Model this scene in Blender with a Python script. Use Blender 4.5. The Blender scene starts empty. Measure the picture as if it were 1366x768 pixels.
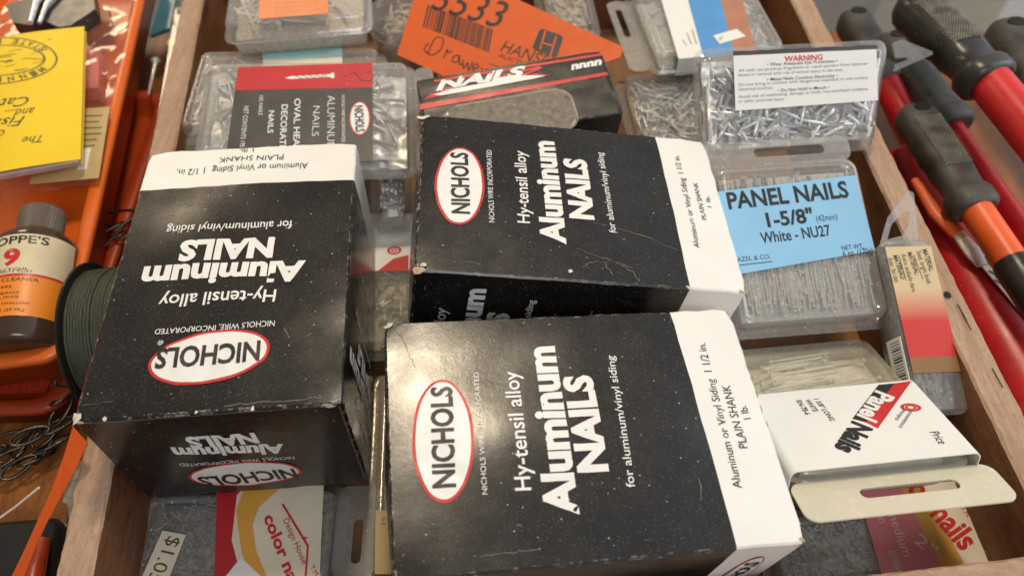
import bpy, bmesh, math, random
import numpy as np
from mathutils import Vector, Matrix, noise

random.seed(7)
RNG = np.random.default_rng(7)
SC = bpy.context.scene
COL = SC.collection
U = 0.01                      # everything below is written in centimetres
CAM_Z = 36.0
PITCH = math.radians(54.5)    # camera looks this far below the horizon
FPX, CX, CY = 1005.0, 683.0, 384.0

# ------------------------------------------------------------------ camera
cam = bpy.data.cameras.new('camera')
cam.sensor_width = 36.0
cam.lens = FPX / 1366.0 * 36.0
cam.clip_start, cam.clip_end = 0.01, 60.0
cam.dof.use_dof = True
cam.dof.focus_distance = 0.31
cam.dof.aperture_fstop = 9.0
cam_o = bpy.data.objects.new('camera', cam)
COL.objects.link(cam_o)
cam_o.location = (0, 0, CAM_Z * U)
cam_o.rotation_euler = (math.pi / 2 - PITCH, 0, 0)
SC.camera = cam_o

# ------------------------------------------------------------------ world, lamps, exposure
SC.view_settings.view_transform = 'Standard'
SC.view_settings.look = 'None'
SC.view_settings.exposure = -0.42
SC.view_settings.gamma = 1.0
SC.cycles.max_bounces = 10
SC.cycles.transparent_max_bounces = 40
SC.cycles.caustics_reflective = False
SC.cycles.caustics_refractive = False
w = bpy.data.worlds.new('World')
SC.world = w
w.use_nodes = True
bg = w.node_tree.nodes['Background']
# a room that is dim and warm to the left and day-lit to the right
_tc = w.node_tree.nodes.new('ShaderNodeTexCoord')
_sx = w.node_tree.nodes.new('ShaderNodeSeparateXYZ')
w.node_tree.links.new(_tc.outputs['Generated'], _sx.inputs[0])
_rp = w.node_tree.nodes.new('ShaderNodeValToRGB')
_rp.color_ramp.elements[0].position, _rp.color_ramp.elements[0].color = 0.50, (0.38, 0.36, 0.335, 1)
_rp.color_ramp.elements[1].position, _rp.color_ramp.elements[1].color = 0.85, (1.15, 1.2, 1.28, 1)
_mr = w.node_tree.nodes.new('ShaderNodeMath')
_mr.operation = 'MULTIPLY_ADD'
_mr.inputs[1].default_value = _mr.inputs[2].default_value = 0.5
w.node_tree.links.new(_sx.outputs[0], _mr.inputs[0])
w.node_tree.links.new(_mr.outputs[0], _rp.inputs[0])
w.node_tree.links.new(_rp.outputs[0], bg.inputs[0])
bg.inputs[1].default_value = 0.78


def area(name, loc, target, power, size, color, size_y=None):
    l = bpy.data.lights.new(name, 'AREA')
    l.energy = power
    l.color = color
    l.size = size
    if size_y:
        l.shape = 'RECTANGLE'
        l.size_y = size_y
    else:
        l.shape = 'DISK'
    o = bpy.data.objects.new(name, l)
    COL.objects.link(o)
    o.location = [c * U for c in loc]
    d = Vector(target) - Vector(loc)
    o.rotation_euler = d.to_track_quat('-Z', 'Y').to_euler()
    return o


area('ceiling_lamp', (2, 68, 120), (0, 18, 8), 10.0, 0.18, (1.0, 0.82, 0.58))
area('left_lamp', (-83, 131, 77), (-20, 35, 5), 4.5, 0.30, (1.0, 0.78, 0.52))
area('rear_fill', (35, -95, 150), (2, 18, 5), 14.0, 0.8, (0.97, 0.98, 1.0))  # unseen fill light added behind the viewer to brighten near-facing sides
area('window_light', (150, 60, 95), (5, 20, 5), 11.0, 0.9, (0.84, 0.93, 1.0), 0.9)


# ------------------------------------------------------------------ photo geometry
SP, CP = math.sin(PITCH), math.cos(PITCH)


def ray(px, py):
    a, b = (px - CX) / FPX, (py - CY) / FPX
    return Vector((a, -SP * b + CP, -CP * b - SP))


def at(px, py, z):
    d = ray(px, py)
    t = (z - CAM_Z) / d.z
    return Vector((0, 0, CAM_Z)) + d * t


class Frame:
    """A flat face in the place: origin, axes (cm)."""

    def __init__(s, o, x, y, z=None):
        s.o, s.x, s.y = Vector(o), Vector(x).normalized(), Vector(y)
        s.y = (s.y - s.x * s.y.dot(s.x)).normalized()
        s.z = s.x.cross(s.y)
        s.L = s.W = 0

    def m(s):
        return Matrix((s.x, s.y, s.z)).transposed()

    def pt(s, x, y, z=0):
        return s.o + s.x * x + s.y * y + s.z * z

    def px(s, px, py, h=0):
        d = ray(px, py)
        c = Vector((0, 0, CAM_Z))
        t = ((s.o + s.z * h) - c).dot(s.z) / d.dot(s.z)
        p = c + d * t - s.o
        return (p.dot(s.x), p.dot(s.y))

    def loc(s, p):
        p = Vector(p) - s.o
        return Vector((p.dot(s.x), p.dot(s.y), p.dot(s.z)))

    def sub(s, o, x, y):
        """a frame given in this frame's coordinates"""
        m = s.m()
        return Frame(s.o + m @ Vector(o), m @ Vector(x), m @ Vector(y))


def f3(nl, nr, third, far='l', keep='x'):
    """frame from near-left, near-right and a far corner, each (px, py, z)"""
    a, b, c = at(*nl), at(*nr), at(*third)
    x, y = b - a, c - (a if far == 'l' else b)
    if keep == 'y':
        x = x - y.normalized() * x.dot(y.normalized())
    if far == 'r':
        a = b - x.normalized() * (b - a).length
    f = Frame(a, x, y)
    f.L = (b - a).length
    f.W = y.dot(f.y)
    return f


# ------------------------------------------------------------------ materials
def nodes(name):
    m = bpy.data.materials.new(name)
    m.use_nodes = True
    nt = m.node_tree
    nt.nodes.clear()
    out = nt.nodes.new('ShaderNodeOutputMaterial')
    return m, nt, out


def N(nt, t, **kw):
    n = nt.nodes.new('ShaderNode' + t)
    for k, v in kw.items():
        if isinstance(k, str) and hasattr(n, k):
            setattr(n, k, v)
    return n


def ramp(nt, src, a, b, c0=(0, 0, 0, 1), c1=(1, 1, 1, 1)):
    r = nt.nodes.new('ShaderNodeValToRGB')
    r.color_ramp.elements[0].position, r.color_ramp.elements[0].color = a, c0
    r.color_ramp.elements[1].position, r.color_ramp.elements[1].color = b, c1
    nt.links.new(src, r.inputs[0])
    return r.outputs[0]


def noise_out(nt, scale, detail=3, rough=.55, stretch=None, dist=0):
    tc = nt.nodes.new('ShaderNodeTexCoord')
    src = tc.outputs['Object']
    if stretch:
        mp = nt.nodes.new('ShaderNodeMapping')
        mp.inputs['Scale'].default_value = stretch
        nt.links.new(src, mp.inputs[0])
        src = mp.outputs[0]
    n = nt.nodes.new('ShaderNodeTexNoise')
    n.inputs['Scale'].default_value = scale
    n.inputs['Detail'].default_value = detail
    n.inputs['Roughness'].default_value = rough
    n.inputs['Distortion'].default_value = dist
    nt.links.new(src, n.inputs['Vector'])
    return n.outputs[0]


def mix(nt, fac, a, b, mode='MIX'):
    m = nt.nodes.new('ShaderNodeMix')
    m.data_type = 'RGBA'
    m.blend_type = mode
    for i, v in ((0, fac), (6, a), (7, b)):
        if isinstance(v, (int, float)):
            m.inputs[i].default_value = v
        elif isinstance(v, tuple):
            m.inputs[i].default_value = v if len(v) == 4 else (*v, 1)
        else:
            nt.links.new(v, m.inputs[i])
    return m.outputs[2]


def math_n(nt, op, a, b=None):
    m = nt.nodes.new('ShaderNodeMath')
    m.operation = op
    for i, v in ((0, a), (1, b)):
        if v is None:
            continue
        if isinstance(v, (int, float)):
            m.inputs[i].default_value = v
        else:
            nt.links.new(v, m.inputs[i])
    return m.outputs[0]


def speckle(nt, scale, size, keep):
    """small pale dust specks: 1 inside a speck"""
    tc = nt.nodes.new('ShaderNodeTexCoord')
    v = nt.nodes.new('ShaderNodeTexVoronoi')
    v.inputs['Scale'].default_value = scale
    nt.links.new(tc.outputs['Object'], v.inputs['Vector'])
    sep = nt.nodes.new('ShaderNodeSeparateColor')
    nt.links.new(v.outputs['Color'], sep.inputs[0])
    on = math_n(nt, 'GREATER_THAN', sep.outputs[0], 1 - keep)
    sz = math_n(nt, 'MULTIPLY', sep.outputs[1], size)
    near = math_n(nt, 'LESS_THAN', v.outputs['Distance'], sz)
    return math_n(nt, 'MULTIPLY', on, near)


def bumped(nt, p, height, strength, dist=.0004):
    b = nt.nodes.new('ShaderNodeBump')
    b.inputs['Strength'].default_value = strength
    b.inputs['Distance'].default_value = dist
    nt.links.new(height, b.inputs['Height'])
    nt.links.new(b.outputs[0], p.inputs['Normal'])


def edge_mask(nt, radius):
    """1 near worn edges (difference between the rounded and the true normal)"""
    bv = nt.nodes.new('ShaderNodeBevel')
    bv.samples = 4
    bv.inputs['Radius'].default_value = radius
    g = nt.nodes.new('ShaderNodeNewGeometry')
    d = nt.nodes.new('ShaderNodeVectorMath')
    d.operation = 'DOT_PRODUCT'
    nt.links.new(bv.outputs[0], d.inputs[0])
    nt.links.new(g.outputs['True Normal'], d.inputs[1])
    return math_n(nt, 'SUBTRACT', 1.0, d.outputs['Value'])


def surf(name, col, rough=.5, var=.15, vscale=60, bump=0, bscale=400, metallic=0, spec=.5, coat=0, dust=0,
         dustcol=(.6, .58, .54), wear=None, stretch=None, speck=0):
    m, nt, out = nodes(name)
    p = nt.nodes.new('ShaderNodeBsdfPrincipled')
    nt.links.new(p.outputs[0], out.inputs[0])
    n = noise_out(nt, vscale, 4, .6, stretch)
    dark = tuple(c * (1 - var) for c in col)
    light = tuple(min(1, c * (1 + var)) for c in col)
    c = mix(nt, ramp(nt, n, .3, .7), dark, light)
    if dust:
        dn = ramp(nt, noise_out(nt, 35, 6, .65), .42, .75)
        c = mix(nt, math_n(nt, 'MULTIPLY', dn, dust), c, dustcol)
    if speck:
        c = mix(nt, math_n(nt, 'MULTIPLY', speckle(nt, 2300, .40, speck * .8), .17), c, (.62, .6, .56))
        c = mix(nt, math_n(nt, 'MULTIPLY', speckle(nt, 800, .26, speck * .12), .55), c, (.7, .68, .64))
    if wear:
        e = edge_mask(nt, wear[1])
        k = math_n(nt, 'MULTIPLY', ramp(nt, e, .02, .12), ramp(nt, noise_out(nt, 260, 5, .7), wear[2], wear[2] + .08))
        c = mix(nt, k, c, wear[0])
    nt.links.new(c, p.inputs['Base Color'])
    p.inputs['Roughness'].default_value = rough
    rn = ramp(nt, noise_out(nt, vscale * 1.7, 4), .2, .8, (rough * .8,) * 3 + (1,), (min(1, rough * 1.2),) * 3 + (1,))
    nt.links.new(rn, p.inputs['Roughness'])
    p.inputs['Metallic'].default_value = metallic
    p.inputs['Specular IOR Level'].default_value = spec
    p.inputs['Coat Weight'].default_value = coat
    if bump:
        bumped(nt, p, noise_out(nt, bscale, 4, .6, stretch), bump)
    return m


def wood(name, c0, c1, c2, along='y', grain=1.0, rough=.6, bump=.5, spec=.4, scale=1.0):
    m, nt, out = nodes(name)
    p = nt.nodes.new('ShaderNodeBsdfPrincipled')
    nt.links.new(p.outputs[0], out.inputs[0])
    st = {'y': (1, .06, 1), 'x': (.06, 1, 1), 'z': (1, 1, .06)}[along]
    g = noise_out(nt, 260 * scale, 6, .65, st, .6)
    big = noise_out(nt, 45 * scale, 4, .6, tuple(.35 if s < 1 else 1 for s in st), .8)
    c = mix(nt, ramp(nt, big, .32, .68), c0, c1)
    c = mix(nt, math_n(nt, 'MULTIPLY', ramp(nt, g, .46, .72), .75 * grain), c, c2)
    sp = noise_out(nt, 620, 4, .7, tuple(.45 if s < 1 else 1 for s in st), .4)
    c = mix(nt, math_n(nt, 'MULTIPLY', ramp(nt, sp, .50, .70), .55), c, c2)
    c = mix(nt, math_n(nt, 'MULTIPLY', ramp(nt, noise_out(nt, 30, 5, .7), .55, .75), .45), c, tuple(q * .55 for q in c1))
    nt.links.new(c, p.inputs['Base Color'])
    p.inputs['Roughness'].default_value = rough
    p.inputs['Specular IOR Level'].default_value = spec
    h = mix(nt, .5, g, sp)
    bumped(nt, p, h, bump, .0012)
    return m


def clear(name, tint=(.985, .985, .975), haze=.10, rough=.12, hazecol=(.88, .87, .84), bump=.15, bscale=70, scuff=.25, ior=1.5, trans=.4):
    """thin clear plastic: mostly see-through, a coat of reflection, a little dust and scuffing"""
    m, nt, out = nodes(name)
    tr = nt.nodes.new('ShaderNodeBsdfTransparent')
    tr.inputs[0].default_value = (*tint, 1)
    gl = nt.nodes.new('ShaderNodeBsdfGlossy')
    gl.inputs['Roughness'].default_value = rough
    df = nt.nodes.new('ShaderNodeBsdfDiffuse')
    df.inputs[0].default_value = (*hazecol, 1)
    tl = nt.nodes.new('ShaderNodeBsdfTranslucent')
    tl.inputs[0].default_value = (*hazecol, 1)
    dd = nt.nodes.new('ShaderNodeMixShader')
    dd.inputs[0].default_value = trans
    nt.links.new(df.outputs[0], dd.inputs[1])
    nt.links.new(tl.outputs[0], dd.inputs[2])
    # reflection of a thin sheet: the same from both sides (Schlick)
    ge = nt.nodes.new('ShaderNodeNewGeometry')
    dp = nt.nodes.new('ShaderNodeVectorMath')
    dp.operation = 'DOT_PRODUCT'
    nt.links.new(ge.outputs['Incoming'], dp.inputs[0])
    nt.links.new(ge.outputs['Normal'], dp.inputs[1])
    cosv = math_n(nt, 'ABSOLUTE', dp.outputs['Value'])
    fres = math_n(nt, 'ADD', math_n(nt, 'MULTIPLY', math_n(nt, 'POWER', math_n(nt, 'SUBTRACT', 1.0, cosv), 5.0), .93), .07)
    b = nt.nodes.new('ShaderNodeBump')
    b.inputs['Strength'].default_value = bump
    b.inputs['Distance'].default_value = .002
    nt.links.new(noise_out(nt, bscale, 3), b.inputs['Height'])
    nt.links.new(b.outputs[0], gl.inputs['Normal'])
    sc = ramp(nt, noise_out(nt, 220, 7, .75), .5, .8)
    hz = math_n(nt, 'ADD', math_n(nt, 'MULTIPLY', sc, scuff), haze)
    lw = nt.nodes.new('ShaderNodeLayerWeight')
    lw.inputs[0].default_value = .35
    edge = math_n(nt, 'MULTIPLY', math_n(nt, 'POWER', lw.outputs['Facing'], 2.0), .45)
    hz = math_n(nt, 'ADD', hz, edge)
    hz = math_n(nt, 'ADD', hz, math_n(nt, 'MULTIPLY', speckle(nt, 500, .3, .12), .5))
    hz = math_n(nt, 'MINIMUM', hz, 1.0)
    a = nt.nodes.new('ShaderNodeMixShader')
    nt.links.new(hz, a.inputs[0])
    nt.links.new(tr.outputs[0], a.inputs[1])
    nt.links.new(dd.outputs[0], a.inputs[2])
    c = nt.nodes.new('ShaderNodeMixShader')
    nt.links.new(fres, c.inputs[0])
    nt.links.new(a.outputs[0], c.inputs[1])
    nt.links.new(gl.outputs[0], c.inputs[2])
    nt.links.new(c.outputs[0], out.inputs[0])
    return m


M = {}
TAN = (.42, .33, .22)
M['black'] = surf('black_coated_card', (.010, .0085, .0075), .25, .25, 50, .09, 330, spec=.62, dust=.03, speck=.42,
                  dustcol=(.25, .22, .19), wear=((.50, .46, .40), .0009, .52))
M['black2'] = surf('black_glossy_card', (.012, .011, .010), .28, .25, 50, .09, 500, spec=.5, dust=.05, speck=.2, wear=((.5, .45, .38), .0009, .55))
M['white'] = surf('white_coated_card', (.80, .78, .73), .42, .03, 40, .06, 500, dust=.10, dustcol=(.66, .60, .50), wear=((.55, .40, .24), .0012, .56))
M['ink_white'] = surf('white_ink', (.78, .76, .72), .42, .05, 90, .1, 700)
M['ink_black'] = surf('black_ink', (.016, .016, .017), .45, .1)
M['ink_red'] = surf('red_ink', (.56, .022, .022), .42, .1)
M['scuff'] = surf('rubbed_grey_ink', (.16, .15, .14), .6, .4, 400)
M['window_fill'] = surf('nails_behind_window', (.17, .14, .11), .5, .5, 260, .6, 500)
M['kraft'] = surf('torn_grey_board', TAN, .9, .3, 300, .6, 900)
M['fuzz'] = surf('torn_white_board', (.66, .60, .52), .9, .25, 400, .6, 900)
M['paper'] = surf('white_paper', (.80, .79, .75), .55, .03, 40, .1, 600, dust=.08)
M['cream'] = surf('cream_paper', (.66, .56, .36), .55, .08, 60)
M['tan_paper'] = surf('tan_paper', (.50, .36, .16), .6, .08, 60)
M['cream2'] = surf('pale_cream_paper', (.74, .66, .50), .55, .06, 60)
M['blue'] = surf('light_blue_paper', (.25, .51, .74), .5, .04, 40)
M['teal'] = surf('pale_teal_paper', (.30, .50, .50), .5, .06, 60)
M['blue2'] = surf('strong_blue_paper', (.09, .30, .62), .5, .08, 60)
M['rust'] = surf('rust_paper', (.45, .20, .12), .6, .12, 60)
M['red'] = surf('red_paper', (.50, .022, .030), .40, .06, 60)
M['red2'] = surf('dull_red_paper', (.72, .20, .215), .5, .06, 60)
M['gold'] = surf('golden_yellow_paper', (.72, .36, .06), .5, .06, 60)
M['brown'] = surf('brown_paper', (.26, .13, .045), .55, .1, 60)
M['grey_label'] = surf('charcoal_label', (.055, .052, .050), .4, .2, 80)
M['orange_label'] = surf('orange_label', (.78, .28, .12), .5, .05, 60)
M['orange_tag'] = surf('fluorescent_orange_card', (.62, .088, .004), .55, .05, 50, .1, 600)
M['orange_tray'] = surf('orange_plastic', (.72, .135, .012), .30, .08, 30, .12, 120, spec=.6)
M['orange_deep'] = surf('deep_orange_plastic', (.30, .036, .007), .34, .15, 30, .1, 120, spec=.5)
M['yellow'] = surf('yellow_paper', (.82, .56, .008), .55, .04, 30, .08, 500)
M['pink_page'] = surf('greyish_pages', (.45, .34, .32), .7, .1, 200)
M['seal_ink'] = surf('grey_green_ink', (.10, .085, .02), .5, .2)
M['metal'] = surf('dull_nail_metal', (.66, .64, .60), .38, .3, 300, metallic=.5)
M['pale_nails'] = surf('pale_dusty_nails', (.72, .68, .58), .6, .18, 120, .5, 400)
M['metal_dark'] = surf('dark_nail_metal', (.22, .20, .17), .50, .45, 420, metallic=.2, bump=.5, bscale=900)
M['metal_bright'] = surf('bright_aluminium', (.86, .85, .84), .25, .15, 200, metallic=.6)
M['nail_grey'] = surf('grey_coated_nails', (.45, .435, .40), .55, .3, 500, bump=.6, bscale=900)
M['nail_slate'] = surf('slate_coated_brads', (.60, .62, .61), .6, .45, 700, bump=1.0, bscale=1100)
M['nail_brown'] = surf('brown_nails', (.50, .41, .31), .55, .35, 500, bump=.8, bscale=800)
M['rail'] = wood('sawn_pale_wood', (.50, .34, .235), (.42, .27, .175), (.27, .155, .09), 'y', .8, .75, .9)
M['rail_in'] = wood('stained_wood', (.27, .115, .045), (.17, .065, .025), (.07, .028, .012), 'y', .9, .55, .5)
M['rail_x'] = wood('sawn_pale_wood_across', (.50, .34, .235), (.42, .27, .175), (.27, .155, .09), 'x', .8, .75, .9)
M['bed'] = wood('drawer_bottom_wood', (.34, .19, .09), (.26, .14, .065), (.14, .07, .03), 'y', .7, .6, .3)
M['table'] = wood('varnished_table_wood', (.40, .15, .03), (.24, .075, .014), (.07, .022, .008), 'y', .9, .42, .1, .5, .5)
M['floor'] = surf('grey_beige_floor', (.30, .28, .24), .5, .1, 6)
M['clear'] = clear('clear_plastic', haze=.08, scuff=.10, rough=.08)
M['clear_thin'] = clear('thin_clear_plastic', haze=.01, scuff=.03, rough=.06)
M['clear_dusty'] = clear('dusty_clear_plastic', haze=.20, scuff=.22, rough=.14)
M['clear_warm'] = clear('yellowed_clear_plastic', (.98, .96, .90), .20, .15, (.87, .85, .76), scuff=.2)
M['frost'] = clear('milky_plastic', (.95, .94, .88), .74, .25, (.90, .85, .68), scuff=.2, trans=.2)
M['crinkle'] = clear('crinkled_film', (.95, .9, .82), .08, .14, (.8, .6, .45), .6, 40, .25)
M['rubber'] = surf('worn_black_rubber', (.034, .032, .028), .55, .45, 60, .35, 420, dust=.42, dustcol=(.20, .185, .15), speck=.3)
M['rubber_gloss'] = surf('glossy_black_rubber', (.014, .013, .012), .33, .3, 60, .12, 300, spec=.5, dust=.06, speck=.25)
M['rubber_mesh'] = surf('knurled_rubber', (.30, .28, .235), .6, .4, 160, .4, 700)
M['red_paint'] = surf('red_paint', (.56, .012, .014), .36, .18, 30, .08, 120, spec=.5, dust=.10, dustcol=(.45, .20, .17), speck=.25)
M['orange_paint'] = surf('orange_red_paint', (.80, .115, .018), .38, .15, 30, .08, 120, spec=.5, dust=.12, dustcol=(.62, .34, .22), speck=.25)
M['dark_plastic'] = surf('dark_plastic', (.020, .019, .018), .3, .3, 40, spec=.5)
M['hole'] = surf('dark_hollow', (.006, .005, .004), .8, .1)
M['spool'] = surf('black_spool_plastic', (.016, .015, .014), .35, .2, 40)
M['wire'] = surf('dark_green_wire', (.060, .070, .045), .33, .4, 700, .8, 900, stretch=(12, .25, .25))
M['bottle'] = surf('brown_bottle', (.055, .030, .018), .18, .2, 30, spec=.6)
M['cap'] = surf('ridged_brown_cap', (.11, .085, .062), .5, .3, 60)
M['label_orange'] = surf('bottle_orange_label', (.80, .24, .02), .4, .05)
M['foil'] = surf('crumpled_foil', (.62, .55, .42), .25, .3, 200, 1.0, 160, metallic=.7)
M['string'] = surf('white_string', (.75, .68, .58), .8, .1)
M['teal_plastic'] = surf('teal_plastic', (.05, .15, .19), .2, .2, 30)
M['yellow_plastic'] = surf('yellow_plastic', (.75, .5, .03), .4, .1)
M['steel'] = surf('blued_chain_steel', (.085, .070, .055), .3, .3, 200, metallic=.9)
M['bristle'] = surf('pale_bristles', (.62, .57, .50), .6, .3, 600, .6, 900, stretch=(1, .1, 1))


def gradient(name, c0, c1, a, b, axis=1):
    """a printed fade between two inks along the card"""
    m, nt, out = nodes(name)
    p = nt.nodes.new('ShaderNodeBsdfPrincipled')
    nt.links.new(p.outputs[0], out.inputs[0])
    tc = nt.nodes.new('ShaderNodeTexCoord')
    s = nt.nodes.new('ShaderNodeSeparateXYZ')
    nt.links.new(tc.outputs['Object'], s.inputs[0])
    c = ramp(nt, math_n(nt, 'DIVIDE', math_n(nt, 'SUBTRACT', s.outputs[axis], a * U), (b - a) * U), 0, 1, (*c0, 1), (*c1, 1))
    nt.links.new(c, p.inputs['Base Color'])
    p.inputs['Roughness'].default_value = .45
    return m


# ------------------------------------------------------------------ mesh building
OFF = {}


class MB:
    def __init__(s):
        s.v, s.f, s.mi, s.mats, s.sm, s.own, s.mark = [], [], [], [], [], [], False

    def mat(s, m):
        m = M[m] if isinstance(m, str) else m
        if m not in s.mats:
            s.mats.append(m)
        return s.mats.index(m)

    def add(s, verts, faces, m, smooth=False):
        b, k = len(s.v), s.mat(m)
        s.v += [tuple(p) for p in verts]
        for f in faces:
            s.f.append(tuple(i + b for i in f))
            s.mi.append(k)
            s.sm.append(smooth)
            s.own.append(s.mark)

    def take(s, pts, m):
        s.add(pts, [tuple(range(len(pts)))], m)

    def box(s, x0, x1, y0, y1, z0, z1, m):
        s.add([(x, y, z) for z in (z0, z1) for y in (y0, y1) for x in (x0, x1)],
              [(0, 2, 3, 1), (4, 5, 7, 6), (0, 1, 5, 4), (2, 6, 7, 3), (0, 4, 6, 2), (1, 3, 7, 5)], m)

    def card(s, pts, z, th, m, side=None):
        """flat piece with an outline (2D points) and a thickness"""
        n = len(pts)
        a = sum(pts[i][0] * pts[(i + 1) % n][1] - pts[(i + 1) % n][0] * pts[i][1] for i in range(n))
        if a < 0:
            pts = pts[::-1]
        v = [(p[0], p[1], z) for p in pts] + [(p[0], p[1], z + th) for p in pts]
        s.add(v, [tuple(range(n, 2 * n)), tuple(range(n - 1, -1, -1))], m)
        s.add(v, [(i, (i + 1) % n, (i + 1) % n + n, i + n) for i in range(n)], side or m)

    def rings(s, rings, m, cap0=False, cap1=False, smooth=True):
        n = len(rings[0])
        v = [p for r in rings for p in r]
        f = []
        for k in range(len(rings) - 1):
            for i in range(n):
                j = (i + 1) % n
                f.append((k * n + i, k * n + j, (k + 1) * n + j, (k + 1) * n + i))
        s.add(v, f, m, smooth)
        if cap0:
            s.add(rings[0], [tuple(range(n - 1, -1, -1))], m)
        if cap1:
            s.add(rings[-1], [tuple(range(n))], m)

    def tube(s, path, rad, m, n=10, caps=True, flat=1.0, up=(0, 0, 1)):
        """path of points, radius per point (or one)"""
        P = [Vector(p) for p in path]
        rr = rad if hasattr(rad, '__len__') else [rad] * len(P)
        rings = []
        upv = Vector(up)
        for i, p in enumerate(P):
            t = (P[min(i + 1, len(P) - 1)] - P[max(i - 1, 0)]).normalized()
            a = t.cross(upv)
            if a.length < 1e-3:
                a = t.cross(Vector((1, 0, 0)))
            a.normalize()
            b = a.cross(t).normalized()
            rings.append([p + a * (rr[i] * math.cos(k * 2 * math.pi / n)) + b * (rr[i] * flat * math.sin(k * 2 * math.pi / n)) for k in range(n)])
        s.rings(rings, m, caps, caps)

    def ellipse(s, c, a, b, z, m, n=48, a_in=0):
        """ellipse with half-axis vectors a, b (2D)"""
        pts = [(c[0] + a[0] * math.cos(t) + b[0] * math.sin(t), c[1] + a[1] * math.cos(t) + b[1] * math.sin(t), z)
               for t in [i * 2 * math.pi / n for i in range(n)]]
        if a[0] * b[1] - a[1] * b[0] < 0:
            pts = pts[::-1]
        if a_in:
            inner = [(c[0] + (p[0] - c[0]) * a_in, c[1] + (p[1] - c[1]) * a_in, z) for p in pts]
            s.add(pts + inner, [(i, (i + 1) % n, (i + 1) % n + n, i + n) for i in range(n)], m)
        else:
            K = max(2, int(max(math.hypot(*a), math.hypot(*b)) / .35) + 1)
            v = [(c[0] + (p[0] - c[0]) * k / K, c[1] + (p[1] - c[1]) * k / K, z) for k in range(1, K + 1) for p in pts] + [(c[0], c[1], z)]
            s.add(v, [(i, (i + 1) % n, K * n) for i in range(n)] + [(k * n + i, (k + 1) * n + i, (k + 1) * n + (i + 1) % n, k * n + (i + 1) % n) for k in range(K - 1) for i in range(n)], m)

    def build(s, name, parent=None, warp=None, frame=None):
        off = OFF.get(parent.name, Vector((0, 0, 0))) if parent else Vector((0, 0, 0))
        vs = s.v if warp is None else [warp(p) for p in s.v]
        me = bpy.data.meshes.new(name)
        me.from_pydata([tuple((Vector(p) - off) * U) for p in vs], [], s.f)
        for m in s.mats:
            me.materials.append(m)
        me.polygons.foreach_set('material_index', s.mi)
        me.polygons.foreach_set('use_smooth', s.sm)
        me.update()
        o = bpy.data.objects.new(name, me)
        COL.objects.link(o)
        if parent:
            o.parent = parent
        elif frame:
            o.matrix_world = Matrix.Translation(frame.o * U) @ frame.m().to_4x4()
        return o


def thing(name, label, cat, F, base=(0, 0, 0), group=None):
    o = bpy.data.objects.new(name, None)
    o.empty_display_size = .01
    COL.objects.link(o)
    o.matrix_world = Matrix.Translation(F.pt(*base) * U) @ F.m().to_4x4()
    OFF[o.name] = Vector(base)
    return tag(o, label, cat, group)


def tag(o, label, cat=None, group=None, kind=None):
    o['label'] = label
    if cat:
        o['category'] = cat
    if group:
        o['group'] = group
    if kind:
        o['kind'] = kind
    return o


WORLD = Frame((0, 0, 0), (1, 0, 0), (0, 1, 0))

# ------------------------------------------------------------------ lettering
_TXT = {}


def raw_text(body, bold, res=3):
    k = (body, bold)
    if k in _TXT:
        return _TXT[k]
    c = bpy.data.curves.new('t', 'FONT')
    c.body = body
    c.offset = bold
    c.resolution_u = res
    c.fill_mode = 'FRONT'
    o = bpy.data.objects.new('t', c)
    COL.objects.link(o)
    dg = bpy.context.evaluated_depsgraph_get()
    dg.update()
    me = o.evaluated_get(dg).to_mesh()
    v = np.array([q.co[:2] for q in me.vertices]).reshape(-1, 2)
    f = [tuple(p.vertices) for p in me.polygons]
    nz = [p.normal.z for p in me.polygons]
    f = [q if z > 0 else q[::-1] for q, z in zip(f, nz)]
    o.evaluated_get(dg).to_mesh_clear()
    bm = bmesh.new()
    bv = [bm.verts.new((p[0], p[1], 0)) for p in v]
    for q in f:
        try:
            bm.faces.new([bv[i] for i in q])
        except ValueError:
            pass
    for _ in range(2):
        bmesh.ops.triangulate(bm, faces=bm.faces[:])
        le = [e for e in bm.edges if e.calc_length() > .38]
        if le:
            bmesh.ops.subdivide_edges(bm, edges=le, cuts=1)
    bmesh.ops.triangulate(bm, faces=bm.faces[:])
    bm.normal_update()
    bm.verts.index_update()
    v = np.array([q.co[:2] for q in bm.verts]).reshape(-1, 2)
    f = [tuple(x.index for x in (q.verts if q.normal.z > 0 else reversed(q.verts[:]))) for q in bm.faces]
    bm.free()
    bpy.data.objects.remove(o)
    bpy.data.curves.remove(c)
    _TXT[k] = (v, f)
    return _TXT[k]


_capv, _ = raw_text('H', 0)
CAP = float(_capv[:, 1].max())


def text(mb, body, a, b, c, m, F=None, bold=0, shear=0, z=.022, h=0):
    """print BODY along the baseline a-b, capitals reaching to c; a, b, c are points of the face, or of the photo when F is given"""
    if F is not None:
        a, b, c = F.px(*a, h), F.px(*b, h), F.px(*c, h)
    a, b, c = (np.array(q, float) for q in (a, b, c))
    v, f = raw_text(body, bold)
    if len(v) == 0:
        return
    e = b - a
    n = np.array([-e[1], e[0]]) / np.linalg.norm(e)
    hgt = (c - a) @ n
    x0, x1 = v[:, 0].min(), v[:, 0].max()
    x = v[:, 0] + shear * v[:, 1]
    P = a + np.outer((x - x0) / (x1 - x0), e) + np.outer(v[:, 1] / CAP * hgt, n)
    P = np.c_[P, np.full(len(P), z)]
    mb.add(P, f if hgt > 0 else [q[::-1] for q in f], m)


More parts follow.
